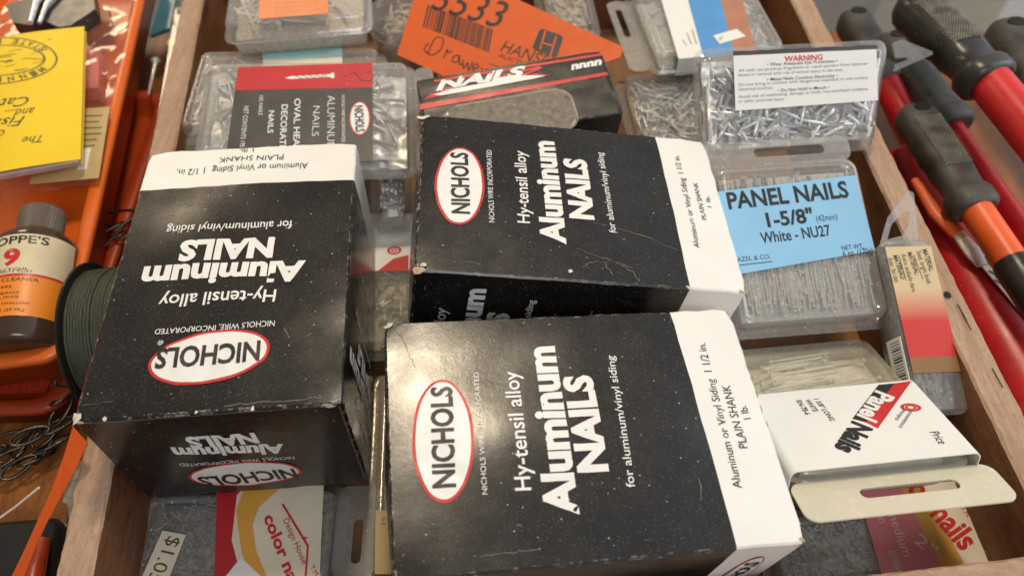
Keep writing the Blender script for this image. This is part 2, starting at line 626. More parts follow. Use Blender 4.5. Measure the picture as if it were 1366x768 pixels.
def stroke(mb, pts, wd, m, z=.014):
    """a pen line through 2D points"""
    P = [Vector((p[0], p[1])) for p in pts]
    L, R_ = [], []
    for i, p in enumerate(P):
        t = (P[min(i + 1, len(P) - 1)] - P[max(i - 1, 0)])
        t = t.normalized() if t.length > 1e-6 else Vector((1, 0))
        n = Vector((-t.y, t.x)) * wd / 2
        L.append((*(p + n), z))
        R_.append((*(p - n), z))
    k = len(P)
    mb.add(R_ + L, [(i, i + 1, k + i + 1, k + i) for i in range(k - 1)], m)


def oval_logo(mb, c, right, top, txt, F=None, z=.024, inkred='ink_red', word='NICHOLS', bold=.030):
    """white oval with a red rim; c centre, right and top the ends of its half axes; txt = (a, b, c) for the word"""
    if F is not None:
        c, right, top = F.px(*c), F.px(*right), F.px(*top)
        txt = [F.px(*q) for q in txt]
    mb.mark = True
    a = (right[0] - c[0], right[1] - c[1])
    b = (top[0] - c[0], top[1] - c[1])
    mb.ellipse(c, a, b, z, inkred)
    la, lb = math.hypot(*a), math.hypot(*b)
    w_ = .085 * min(la, lb) + .02
    mb.ellipse(c, [q * (1 - w_ / la) for q in a], [q * (1 - w_ / lb) for q in b], z + .010, 'ink_white')
    text(mb, word, *txt, 'ink_black', bold=bold, z=z + .024)
    mb.mark = False


# ------------------------------------------------------------------ the setting
def structure(name, mb):
    o = mb.build(name)
    o['kind'] = 'structure'
    return o


g = MB()
g.add([(-400, -300, -75), (400, -300, -75), (400, 700, -75), (-400, 700, -75)], [(0, 1, 2, 3)], 'floor')
structure('floor', g)

tt = thing('table', 'varnished orange-brown wooden table under the drawer and the tools', 'table', Frame((0, 0, 0), (1, 0, 0), (0, 1, 0)), (0, 10, -4))
g = MB()
for k, (x0, x1) in enumerate(((-70, -34.2), (-34, -12.2), (-12, 8.8), (9, 27.3), (27.5, 34.3), (34.5, 70))):
    g.box(x0, x1, -40, 50, -3.0, 0, 'table')
g.box(-70, 70, -40, 50, -4, -3.02, 'table')
g.build('tabletop', tt)


# ---- drawer
def panel(mb, a, b, th, z0, z1, mtop, mside, rag=.09, seg=150):
    """sawn board standing on edge: inner line a-b (2D), thickness th to the left of a->b"""
    a, b = Vector(a), Vector(b)
    t = (b - a)
    L = t.length
    t.normalize()
    n = Vector((-t.y, t.x))
    rs = []
    for i in range(seg + 1):
        q = L * i / seg
        p = a + t * q
        j = lambda k: rag * (noise.noise(Vector((q * 1.3, k * 7.7, a.x))) + .5 * noise.noise(Vector((q * 4.1, k * 3.1, a.x))))
        prof = [(0, z0), (j(1) * .4, z1 - .12), (.10 + j(2), z1 + j(3) * .5), (th * .33, z1 + j(8) * .5), (th * .66, z1 + j(9) * .5), (th - .10 + j(4), z1 + j(5) * .5), (th + j(6) * .4, z1 - .12), (th, z0)]
        rs.append([(*(p + n * w_), h) for w_, h in prof])
    k = len(prof)
    v = [p for r in rs for p in r]
    for j in range(k):
        jj = (j + 1) % k
        f = [(i * k + j, i * k + jj, (i + 1) * k + jj, (i + 1) * k + j) for i in range(seg)]
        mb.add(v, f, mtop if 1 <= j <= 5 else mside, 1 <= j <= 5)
    mb.add(rs[0], [tuple(range(k - 1, -1, -1))], mside)
    mb.add(rs[-1], [tuple(range(k))], mside)


RT = 7.2
dirv = lambda deg: Vector((math.cos(math.radians(deg)), math.sin(math.radians(deg))))
li0 = Vector((-15.53, 7.65)); ld = dirv(97.0)
ri0 = Vector((20.04, 13.87)); rd = dirv(93.9)
fi0 = Vector((14.59, 7.70)); fd = dirv(6.4)
LA, LB = li0 - ld * 3.3, li0 + ld * 41
RA, RB = ri0 - rd * 7.2, ri0 + rd * 36
dr = thing('drawer', 'rough sawn wooden drawer full of nail boxes', 'drawer', Frame((0, 0, 0), (1, 0, 0), (0, 1, 0)), (1, 25, 0.02))
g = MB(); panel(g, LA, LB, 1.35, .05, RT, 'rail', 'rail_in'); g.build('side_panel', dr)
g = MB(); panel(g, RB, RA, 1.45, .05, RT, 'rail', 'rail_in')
hole = at(1264, 393, RT + .05)
g.ellipse((hole.x, hole.y), (.16, 0), (0, .2), RT + .06, 'hole', 12)
for q in ((1283, 418), (1289, 430), (1330, 505)):
    h_ = at(*q, RT); stroke(g, [(h_.x - .05, h_.y + .5), (h_.x, h_.y), (h_.x + .05, h_.y - .45)], .05, 'hole', RT + .06)
g.build('side_panel', dr)
fa, fb = fi0 - fd * 32, fi0 + fd * 5.0
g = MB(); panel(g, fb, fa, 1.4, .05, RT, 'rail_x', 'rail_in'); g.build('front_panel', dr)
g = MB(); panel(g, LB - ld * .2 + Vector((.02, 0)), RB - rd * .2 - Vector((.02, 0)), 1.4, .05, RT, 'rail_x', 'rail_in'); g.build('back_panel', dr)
g = MB()
g.card([tuple(p) for p in (fa + Vector((1, .1)), fb + Vector((-.1, .1)), RB - Vector((.1, 0)), LB + Vector((.1, 0)))], .3, .5, 'bed')
g.build('bottom_panel', dr)


# ------------------------------------------------------------------ black and white nail cartons
CL, CW, CH = 14.0, 9.526, 7.216
BAND = 11.45


def carton_mesh(L, W, H, band, m1, m2, bulge=.16, seed=0):
    """coated card box with slightly swollen faces; returns the warp for prints as well"""
    mb, eb = MB(), MB()
    pick = lambda k: eb if k else mb

    def warp(p):
        x, y, z = p
        u, v, t = x / L, y / W, -z / H
        cu, cv, ct = [max(0, 4 * q * (1 - q)) for q in (u, v, t)]
        s = Vector((x * .35, y * .35, z * .35 + seed))
        n = noise.noise(s) * .08 * min(1, bulge / .12)
        if z > -.06:
            z += (bulge * cu * cv + n * min(1, 3 * cu * cv))
        else:
            if y < .06: y -= bulge * .8 * cu * ct + n * cu * ct
            if y > W - .06: y += bulge * .8 * cu * ct
            if x < .06: x -= bulge * .8 * cv * ct + n * cv * ct
            if x > L - .06: x += bulge * .8 * cv * ct
        # softened, knocked corners
        k = (1 - cu) * (1 - cv) * (1 - ct)
        if k > .8:
            x += (.10 if u < .5 else -.10) * (k - .8) * 5
            z -= .10 * (k - .8) * 5 if z > -1 else 0
        e = noise.noise(Vector((x * 1.7 + seed, y * 1.7, z * 1.7))) * .035
        return (x + e * (1 - cu), y + e * (1 - cv), z + e * (1 - ct))
    r = .07

    def grid(n, a, b):
        return [a + (b - a) * i / n for i in range(n + 1)]
    xs = grid(16, r, band) + grid(4, band, L - r)[1:]
    ys = grid(14, r, W - r)
    zs = grid(10, -H + r, -r)

    def face(A, B, fn, m_of, flip):
        idx = len(A)
        v = [fn(a, b) for b in B for a in A]
        for k, mm in ((0, m1), (1, m2)):
            fs = []
            for j in range(len(B) - 1):
                for i in range(len(A) - 1):
                    if m_of((A[i] + A[i + 1]) / 2) != k:
                        continue
                    q = (j * idx + i, j * idx + i + 1, (j + 1) * idx + i + 1, (j + 1) * idx + i)
                    fs.append(q[::-1] if flip else q)
            if fs:
                pick(k).add(v, fs, mm, True)
    bx = lambda a: 1 if a > band else 0
    face(xs, ys, lambda a, b: (a, b, 0), bx, False)
    face(xs, ys, lambda a, b: (a, b, -H), bx, True)
    face(xs, zs, lambda a, b: (a, 0, b), bx, False)
    face(xs, zs, lambda a, b: (a, W, b), bx, True)
    face(ys, zs, lambda a, b: (0, a, b), lambda a: 0, True)
    face(ys, zs, lambda a, b: (L, a, b), lambda a: 1, False)
    # chamfers along the edges
    def strip(A, f0, f1, m_of):
        v = [f0(a) for a in A] + [f1(a) for a in A]
        n = len(A)
        for k, mm in ((0, m1), (1, m2)):
            fs = [(i, i + 1, n + i + 1, n + i) for i in range(n - 1) if m_of((A[i] + A[i + 1]) / 2) == k]
            if fs:
                pick(k).add(v, fs, mm, True)
    for y0, y1 in ((0, r), (W, W - r)):
        for z0, z1 in ((-r, 0), (-H + r, -H)):
            strip(xs, lambda a, y0=y0, z0=z0: (a, y0, z0), lambda a, y1=y1, z1=z1: (a, y1, z1), bx)
    for x0, x1, k in ((0, r, 0), (L, L - r, 1)):
        for z0, z1 in ((-r, 0), (-H + r, -H)):
            strip(ys, lambda a, x0=x0, z0=z0: (x0, a, z0), lambda a, x1=x1, z1=z1: (x1, a, z1), lambda a, k=k: k)
        for y0, y1 in ((r, 0), (W - r, W)):
            strip(zs, lambda a, x0=x0, y0=y0: (x0, y0, a), lambda a, x1=x1, y1=y1: (x1, y1, a), lambda a, k=k: k)
        for y0, y1 in ((0, r), (W, W - r)):
            for z0, z1 in ((-r, 0), (-H + r, -H)):
                pick(k).add([(x0, y1, z0), (x1, y0, z0), (x1, y1, z1)], [(0, 1, 2)], m2 if k else m1)
    return mb, eb, warp


def chip(mb, c, size, m, ax, ay, seed):
    """a torn scab of board at an edge: small ragged raised flake"""
    r = random.Random(seed)
    n = 9
    ax, ay = Vector(ax), Vector(ay)
    nz = ax.cross(ay).normalized()
    c = Vector(c)
    ring = []
    for i in range(n):
        t = i * 2 * math.pi / n
        k = size * r.uniform(.5, 1.2)
        ring.append(c + ax * math.cos(t) * k + ay * math.sin(t) * k * .6 + nz * r.uniform(.0, .03))
    mid = c + nz * size * r.uniform(.10, .25)
    mb.add(ring + [mid], [(i, (i + 1) % n, n) for i in range(n)], m)


def nail_carton(label, F, prints, sides, wear, seed):
    t = thing('nail_carton', label, 'carton', F, (CL / 2, CW / 2, -CH), 'black and white nail cartons')
    mb, eb, warp = carton_mesh(CL, CW, CH, BAND, 'black', 'white', seed=seed)
    for q in wear:
        chip(eb if q[0][0] > BAND else mb, *q)
    logos = []
    for o, x, y, fn in [((0, 0, 0), (1, 0, 0), (0, 1, 0), prints)] + sides:
        sm = MB()
        S = F.sub(o, x, y)
        fn(sm, S)
        # face coordinates -> box coordinates
        o_, x_, y_ = Vector(o), Vector(x), Vector(y)
        z_ = x_.cross(y_)
        v = [tuple(o_ + x_ * p[0] + y_ * p[1] + z_ * p[2]) for p in sm.v]
        lg = MB()
        for f, mi, own in zip(sm.f, sm.mi, sm.own):
            m = sm.mats[mi]
            dst = lg if own else (eb if m == M['ink_black'] else mb)
            dst.take([v[i] for i in f], m)
        if lg.f:
            logos.append(lg)
    mb.build('carton', t, warp)
    eb.build('white_end', t, warp)
    for lg in logos:
        lg.build('oval_logo', t, warp)
    return t


# carton lying front and centre
FC = Frame((-3.717, 6.153, 11.586), (.9859, .1237, -.1124), (-.1217, .9923, .0245))
UC = Frame((-3.871, 17.854, 12.176), (.9874, .0326, -.1549), (-.0391, .9985, -.0392))
LC = Frame((-6.188, 12.533, 11.232), (-.0879, .9958, -.0273), (-.996, -.0875, .0156))


def lines_print(rows):
    def fn(mb, F):
        for body, a, b, c, m, bold in rows:
            text(mb, body, a, b, c, m, F, bold)
    return fn


LONG = 'Aluminum or Vinyl Siding  1 1/2 in.'


def scuffs(mb, F, paths, wd=.026):
    r = random.Random(len(paths))
    for pts in paths:
        for k in range(len(pts) - 1):
            a, b = Vector(F.px(*pts[k])), Vector(F.px(*pts[k + 1]))
            P = [a.lerp(b, i / 6) + Vector((r.gauss(0, .025), r.gauss(0, .025))) for i in range(7)]
            stroke(mb, P, wd * r.uniform(.5, 1.4), 'scuff', .016)


def front_print(mb, F):
    oval_logo(mb, (591, 585), (632, 583), (589, 507), ((607, 651), (602, 517), (578, 652)), F)
    lines_print([
        ('NICHOLS WIRE, INCORPORATED', (650, 660), (638, 498), (643, 660), 'ink_white', 0),
        ('Hy-tensil alloy', (708, 655), (690, 496), (687, 656), 'ink_white', .012),
        ('Aluminum', (770, 687), (737, 463), (729, 688), 'ink_white', .045),
        ('NAILS', (809, 630), (786, 502), (772, 632), 'ink_white', .05),
        ('for aluminum/vinyl siding', (846, 651), (818, 476), (835, 652), 'ink_white', .006),
        (LONG, (989, 651), (940, 458), (978, 652), 'ink_black', 0),
        ('PLAIN SHANK', (997, 598), (973, 514), (986, 600), 'ink_black', 0),
        ('1 lb.', (1001, 559), (994, 541), (992, 561), 'ink_black', 0)])(mb, F)
    scuffs(mb, F, [((529, 441), (538, 455), (545, 470), (555, 492)), ((521, 560), (523, 575)), ((690, 700), (694, 702)), ((930, 640), (934, 650), (933, 668)), ((640, 742), (690, 736), (720, 733))])


def upper_print(mb, F):
    oval_logo(mb, (613, 248), (646, 248), (613, 199), ((626, 288), (623, 207), (603, 288)), F)
    lines_print([
        ('NICHOLS WIRE INCORPORATED', (659, 299), (655, 203), (652, 299), 'ink_white', 0),
        ('Hy-tensil alloy', (706, 301), (700, 204), (690, 301), 'ink_white', .012),
        ('Aluminum', (753, 328), (737, 191), (723, 328), 'ink_white', .045),
        ('NAILS', (790, 297), (779, 217), (761, 297), 'ink_white', .05),
        ('for aluminum/vinyl siding', (821, 314), (803, 206), (812, 315), 'ink_white', .006),
        (LONG, (933, 332), (905, 209), (926, 333), 'ink_black', 0),
        ('PLAIN SHANK', (942, 295), (929, 246), (936, 296), 'ink_black', 0),
        ('1 lb.', (949, 278), (945, 263), (943.5, 279), 'ink_black', 0)])(mb, F)
    scuffs(mb, F, [((777, 357), (790, 352), (812, 350), (830, 356), (845, 366), (851, 376)), ((770, 335), (800, 345), (815, 349)), ((790, 300), (840, 312), (870, 322), (903, 335)), ((806, 352), (815, 367)), ((822, 352), (842, 358)), ((620, 350), (640, 352))])


def left_print(mb, F):
    oval_logo(mb, (281, 477), (361, 464), (279, 512), ((349, 457), (212, 469), (350, 481)), F)
    lines_print([
        ('NICHOLS WIRE, INCORPORATED', (368, 430), (209, 441), (368, 437), 'ink_white', 0),
        ('Hy-tensil alloy', (370, 389), (215, 396), (370, 405), 'ink_white', .012),
        ('Aluminum', (409, 351), (193, 359), (409, 376), 'ink_white', .045),
        ('NAILS', (368, 320), (244, 326), (368, 344), 'ink_white', .05),
        ('for aluminum/vinyl siding', (391, 297), (225, 305), (391, 307), 'ink_white', .006),
        (LONG, (411, 217), (237, 227), (411, 225), 'ink_black', 0),
        ('PLAIN SHANK', (379, 206.5), (293, 211), (379, 213), 'ink_black', 0),
        ('1 lb.', (339, 198), (320, 199.5), (339, 203), 'ink_black', 0)])(mb, F)
    scuffs(mb, F, [((409, 449), (416, 446)), ((412, 469), (417, 467)), ((110, 540), (150, 536)), ((300, 541), (360, 536), (430, 531)), ((455, 400), (452, 450)), ((380, 440), (388, 452))])
    text(mb, 'R', (218, 456), (213, 456.5), (218, 461), 'ink_white', F)
    e = F.px(215.5, 459)
    mb.ellipse(e, (.11, 0), (0, .11), .014, 'ink_white', 24, .82)


def end_print(mb, S):
    """the end of the left carton that faces the viewer, upside down"""
    stroke(mb, [(.2 + k * .7, .13 + .012 * math.sin(k * 2.1)) for k in range(14)], .035, 'scuff')
    stroke(mb, [(.14, .2 + k * .65) for k in range(11)], .03, 'scuff')
    oval_logo(mb, (328, 629), (403, 625), (330, 645), ((392, 621), (262, 633), (393, 634)), S)
    lines_print([
        ('NICHOLS WIRE INCORPORATED', (392, 605), (239, 614), (392, 609), 'ink_white', 0),
        ('Aluminum', (378, 588), (228, 594), (378, 600), 'ink_white', .045),
        ('NAILS', (340, 573), (246, 580), (340, 586), 'ink_white', .05)])(mb, S)


def long_side(mb, S):
    """narrow long side: print reads up from the bottom edge, like the broad face; x along the box, y from the bottom"""
    for body, x, cap, y0, y1, m, bold in (
            ('Hy-tensil alloy', 1.5, .48, -.1, 4.9, 'ink_white', .012), ('Aluminum', 2.95, .85, -.2, 6.4, 'ink_white', .045),
            ('NAILS', 4.15, .85, 1.0, 4.9, 'ink_white', .05), ('for aluminum/vinyl siding', 5.1, .30, .6, 5.9, 'ink_white', .006),
            ('Aluminum or', 6.3, .28, 1.6, 5.0, 'ink_white', 0), ('N.H.A.', 7.7, .3, 2.4, 5.4, 'ink_white', 0)):
        text(mb, body, (x, y0), (x, y1), (x - cap, y0), m, bold=bold)
def long_side_logo(mb, S):
    long_side(mb, S)
    oval_logo(mb, (12.75, 3.6), (13.35, 3.6), (12.75, 6.0), ((13.02, 1.9), (13.02, 5.4), (12.5, 1.9)))


LSIDE = ((0, 0, -CH), (1, 0, 0), (0, 0, 1), long_side)
LSIDE2 = LSIDE[:3] + (long_side_logo,)
LEND = ((0, 0, 0), (0, 1, 0), (0, 0, -1), end_print)
X_, Y_, Z_ = (1, 0, 0), (0, 1, 0), (0, 0, 1)
fw = [((.12, CW - .1, .03), .22, 'fuzz', X_, Y_, 1), ((.05, CW - 1.5, -.05), .12, 'kraft', Y_, Z_, 2),
      ((.04, 2.4, -.03), .16, 'fuzz', Y_, Z_, 3), ((CL - .05, .1, -.02), .16, 'kraft', X_, Y_, 4)]
for k in range(9):
    fw.append(((CL - .04, CW - .2 - k * .62, .0), .15, 'kraft', Y_, (.3, 0, .3), 20 + k))
uw = [((.05, CW - .2, .0), .3, 'fuzz', X_, Y_, 5), ((.1, .05, .0), .34, 'kraft', X_, Y_, 6), ((.3, .25, .02), .2, 'fuzz', X_, Y_, 7),
      ((CL - .1, .05, 0), .22, 'kraft', X_, Y_, 8), ((11.4, .04, .0), .16, 'fuzz', X_, Y_, 9), ((6.35, .45, .06), .12, 'fuzz', X_, Y_, 10)]
for k in range(8):
    uw.append(((.02, CW - .7 - k * .9, -.02), .20, 'fuzz' if k % 2 else 'kraft', Y_, (.3, 0, .4), 40 + k))
lw_ = [((.05, CW - .1, .02), .3, 'fuzz', X_, Y_, 11), ((.03, .9, -.25), .22, 'fuzz', Y_, Z_, 12), ((.03, 1.6, -.2), .12, 'fuzz', Y_, Z_, 13),
       ((.03, 5.2, 0), .10, 'fuzz', X_, Y_, 14), ((.03, 3.2, 0), .10, 'fuzz', X_, Y_, 15), ((.02, 8.4, 0), .14, 'fuzz', X_, Y_, 16), ((-.02, .5, -.12), .26, 'fuzz', Y_, Z_, 17), ((-.02, .9, -.1), .2, 'fuzz', Y_, Z_, 18), ((-.02, 9.3, -.1), .22, 'fuzz', Y_, Z_, 19)]
nail_carton('black nail carton front and centre with lamp glare across its red-rimmed oval', FC, front_print, [LSIDE2], fw, 1)
nail_carton('black nail carton with torn left edge, its white end beside the blue label', UC, upper_print, [LSIDE], uw, 5)
nail_carton('black nail carton whose print is upside down, its cream-white end pointing away', LC, left_print, [LSIDE, LEND], lw_, 9)


# ------------------------------------------------------------------ clear hinged boxes
def rr(x0, x1, y0, y1, r, z, n=6):
    r = max(.01, min(r, (x1 - x0) / 2 - .001, (y1 - y0) / 2 - .001))
    out = []
    for cx, cy, a0 in ((x1 - r, y1 - r, 0), (x0 + r, y1 - r, 90), (x0 + r, y0 + r, 180), (x1 - r, y0 + r, 270)):
        for i in range(n + 1):
            t = math.radians(a0 + 90 * i / n)
            out.append((cx + r * math.cos(t), cy + r * math.sin(t), z))
    return out


def plate_hole(mb, rect, slot, z, th, m, r=.6, notch=None):
    o = rr(*rect, r, z)
    i = rr(*slot, 9, z)
    up = lambda q: [(p[0], p[1], z + th) for p in q]
    mb.rings([i, o, up(o), up(i), i], m, smooth=False)


def clear_box(label, F, L, W, H, m='clear', lid_h=.9, fl=.4, r=.7, tabs=(), cards=None, card_name='label_card', ridge=True, group='clear hinged nail boxes', base_m=None, draft=.25):
    t = thing('nail_box', label, 'plastic box', F, (L / 2, W / 2, -H), group)
    g = MB()
    R_ = lambda d, z: rr(d, L - d, d, W - d, r - d * .5, z)
    seq = [R_(0, -lid_h - .08), R_(0, -lid_h), R_(fl, -lid_h + .03), R_(fl + .08, -.22), R_(fl + .13, -.08), R_(fl + .24, 0)]
    if ridge:
        seq += [R_(fl + .42, 0), R_(fl + .47, -.07), R_(fl + .55, -.07), R_(fl + .60, -.015)]
    g.rings(seq, m, False, True)
    g.build('lid', t)
    g = MB()
    g.rings([R_(.02, -lid_h - .10), R_(fl + .02, -lid_h - .12), R_(fl + .1, -lid_h - .25), R_(fl + draft, -H + .25), R_(fl + draft + .1, -H + .06), R_(fl + draft + .3, -H)][::-1], base_m or m, True, False)
    g.build('base', t)
    for rect, slot in tabs:
        g = MB()
        plate_hole(g, rect, slot, -lid_h - .07, .07, base_m or m, .5)
        g.build('hang_tab', t)
    if cards:
        g = MB()
        cards(g, F)
        g.build(card_name, t)
    return t


def nails(label, F, x0, x1, y0, y1, zb, zt, n, ln, rad, m, bedm=None, mode='jumble', seed=1, head=1.9, bump=.15, group='loose nails inside the boxes', ang=None):
    """a countless fill of nails: a lumpy bed of them with separate nails lying over it"""
    r = random.Random(seed)
    g = MB()
    nx, ny = max(6, int((x1 - x0) * 5)), max(6, int((y1 - y0) * 5))
    v = []
    for j in range(ny + 1):
        for i in range(nx + 1):
            x, y = x0 + (x1 - x0) * i / nx, y0 + (y1 - y0) * j / ny
            e = min(1, 6 * min(i / nx, 1 - i / nx, j / ny, 1 - j / ny))
            z = zt - rad * 1.5 + bump * (noise.noise(Vector((x * 1.1, y * 1.1, seed))) * 1.0 + noise.noise(Vector((x * 4, y * 4, seed))) * .5) - (1 - e) * (zt - zb) * .3
            v.append((x, y, z))
    f = [(j * (nx + 1) + i, j * (nx + 1) + i + 1, (j + 1) * (nx + 1) + i + 1, (j + 1) * (nx + 1) + i) for j in range(ny) for i in range(nx)]
    b = bedm or m
    g.add(v, f, b, True)
    g.box(x0, x1, y0, y1, zb, zb + .05, b)
    bot = [(p[0], p[1], zb) for p in v]
    edge = [i for i in range(nx + 1)] + [(j + 1) * (nx + 1) - 1 for j in range(1, ny + 1)] + [ny * (nx + 1) + i for i in range(nx - 1, -1, -1)] + [j * (nx + 1) for j in range(ny - 1, 0, -1)]
    k = len(edge)
    g.add([v[i] for i in edge] + [bot[i] for i in edge], [(i, i + k, (i + 1) % k + k, (i + 1) % k) for i in range(k)], b)
    for q in range(n):
        a = r.uniform(0, 6.28) if mode == 'jumble' else (ang if ang is not None else math.pi / 2) + r.gauss(0, .035) + (math.pi if r.random() < .5 else 0)
        l_ = ln * r.uniform(.92, 1.0)
        tilt = r.gauss(0, .14) if mode == 'jumble' else r.gauss(0, .02)
        d = Vector((math.cos(a) * math.cos(tilt), math.sin(a) * math.cos(tilt), math.sin(tilt)))
        mx, my = abs(d.x) * l_ / 2, abs(d.y) * l_ / 2
        if x1 - x0 < 2 * mx or y1 - y0 < 2 * my:
            continue
        c = Vector((r.uniform(x0 + mx, x1 - mx), r.uniform(y0 + my, y1 - my), zt - rad + r.uniform(-.6, .55) * rad * 2))
        p0, p1 = c - d * l_ / 2, c + d * l_ / 2
        g.tube([p0, p0 + d * .06, p0 + d * .061, p1 - d * rad * 3, p1], [rad * head, rad * head, rad, rad, rad * .2], m, 6)
    o = g.build('nails', None, None, F)
    return tag(o, label, 'nails', group, 'stuff')


def poly_px(F, pts, h=0):
    return [F.px(*p, h) for p in pts]


CZ = .015   # labels lie on the lid


# A: colour nails box under the left carton
FA = f3((150, 745, 3.3), (505, 733, 3.3), (170, 645, 3.3))
oA = FA.px(143, 800)
FA.o = FA.pt(*oA)
aL, aW = FA.px(437, 800)[0], FA.px(165, 655)[1]


def cardA(g, F):
    w0, w1 = aW - .1, .6
    def q(x): return F.px(x[0], x[1], CZ)
    g.card([q((290, 640)), q((285, 800)), q((425, 800)), q((432, 640))], CZ - .03, .03, 'cream2')
    g.card([q((290, 640)), q((285, 800)), q((330, 800)), q((309, 720)), q((316, 660)), q((335, 640))], CZ, .012, 'red')
    g.card([q((330, 640)), q((315, 680)), q((322, 735)), q((345, 800)), q((369, 800)), q((342, 735)), q((337, 700)), q((345, 677)), q((385, 640))], CZ + .012, .01, 'gold')
    T = lambda *a, **k: text(g, *a, z=CZ + .026, **k)
    T('color nails', (352, 690), (394, 800), (365, 683), 'ink_red', F, bold=.03)
    T('Design House', (378, 694), (404, 753), (385, 690), 'ink_red', F)
    T('T.M.', (414, 756), (422, 770), (419, 753), 'ink_red', F)
    P = [F.px(*p) for p in ((377, 672), (411, 728), (408, 768))]
    stroke(g, P, .09, 'ink_red', CZ + .028)
    T('*', (402, 722), (410, 722), (402, 716), 'ink_red', F, bold=.02)
    g.card([q((322, 743)), q((300, 770)), q((330, 800)), q((350, 770))], CZ + .03, .01, 'paper')


tA = clear_box('clear box under the upside-down carton with red and yellow color nails label', FA, aL + .35, aW + .3, 2.2, 'clear_dusty', cards=cardA,
               tabs=[((aL - .2, aL + 1.75, aW * .18, aW + .25), (aL + .62, aL + 1.05, aW * .30, aW * .72))])
nails('tiny dark brads filling the color nails box under the upside-down carton', FA, .8, aL - .3, .8, aW - .4, -1.95, -.30, 260, 1.2, .045, 'metal_dark', 'metal_dark', seed=3)
g = MB()
SA = Frame(FA.o + FA.z * .02, FA.x, FA.y)
q = [SA.px(*p) for p in ((217, 707), (248, 713), (214, 800), (180, 790))]
g.card(q, 0, .012, 'cream2')
text(g, '$1.05', (225, 714), (196, 774), (243, 716), 'seal_ink', SA, z=.016)
tag(g.build('price_sticker', None, None, SA), 'cream price sticker reading $1.05 stuck slanting on a dusty lid', 'sticker')

# B: colour nails box under the right of the front carton
FB = f3((1040, 745, 3.0), (1330, 712, 3.0), (1040, 650, 3.0))
oB = FB.px(1042, 810)
FB.o = FB.pt(*oB)
bL, bW = FB.px(1296, 700)[0], FB.px(1300, 655)[1]


def cardB(g, F):
    def q(*x): return F.px(x[0], x[1], CZ)
    g.card([q(1143, 650), q(1186, 800), q(1340, 790), q(1290, 640)], CZ - .03, .03, 'cream2')
    g.card([q(1143, 650), q(1186, 800), q(1280, 800), q(1196, 640)], CZ, .012, 'red2')
    g.card([q(1196, 640), q(1280, 800), q(1312, 800), q(1226, 640)], CZ + .0125, .01, 'gold')
    T = lambda *a, **k: text(g, *a, z=CZ + .026, **k)
    T('color nails', (1180, 620), (1284, 735), (1197, 600), 'ink_red', F, bold=.03)
    T('T.M.', (1280, 678), (1290, 690), (1285, 674), 'ink_red', F)
    T('2"', (1217, 722), (1243, 743), (1229, 712), 'cream2', F)
    T('medium', (1183, 682), (1205, 742), (1194, 679), 'cream2', F)
    T('MO', (1167, 687), (1173, 698), (1174, 684), 'cream2', F)
    T('073064', (1184, 735), (1196, 764), (1191, 731), 'cream2', F)


clear_box('clear box with dull red 2" medium nails label against the front rail', FB, bL + .3, bW + .3, 2.1, 'clear_dusty', cards=cardB,
          tabs=[((bL - .2, bL + 1.9, .3, bW + .2), (bL + .55, bL + 1.05, bW * .42, bW * .78))])
nails('slate grey brads filling the dull red labelled box', FB, .8, bL - .2, .8, bW - .3, -1.85, -.25, 260, .8, .045, 'nail_slate', 'nail_slate', seed=4)

# C: white sleeved box
FCs = f3((1057, 631, 8.4), (1308, 605, 8.4), (1152, 443, 4.9), 'r')
cW = FCs.W
cL = FCs.L
s1 = FCs.px(1215, 508)[1]


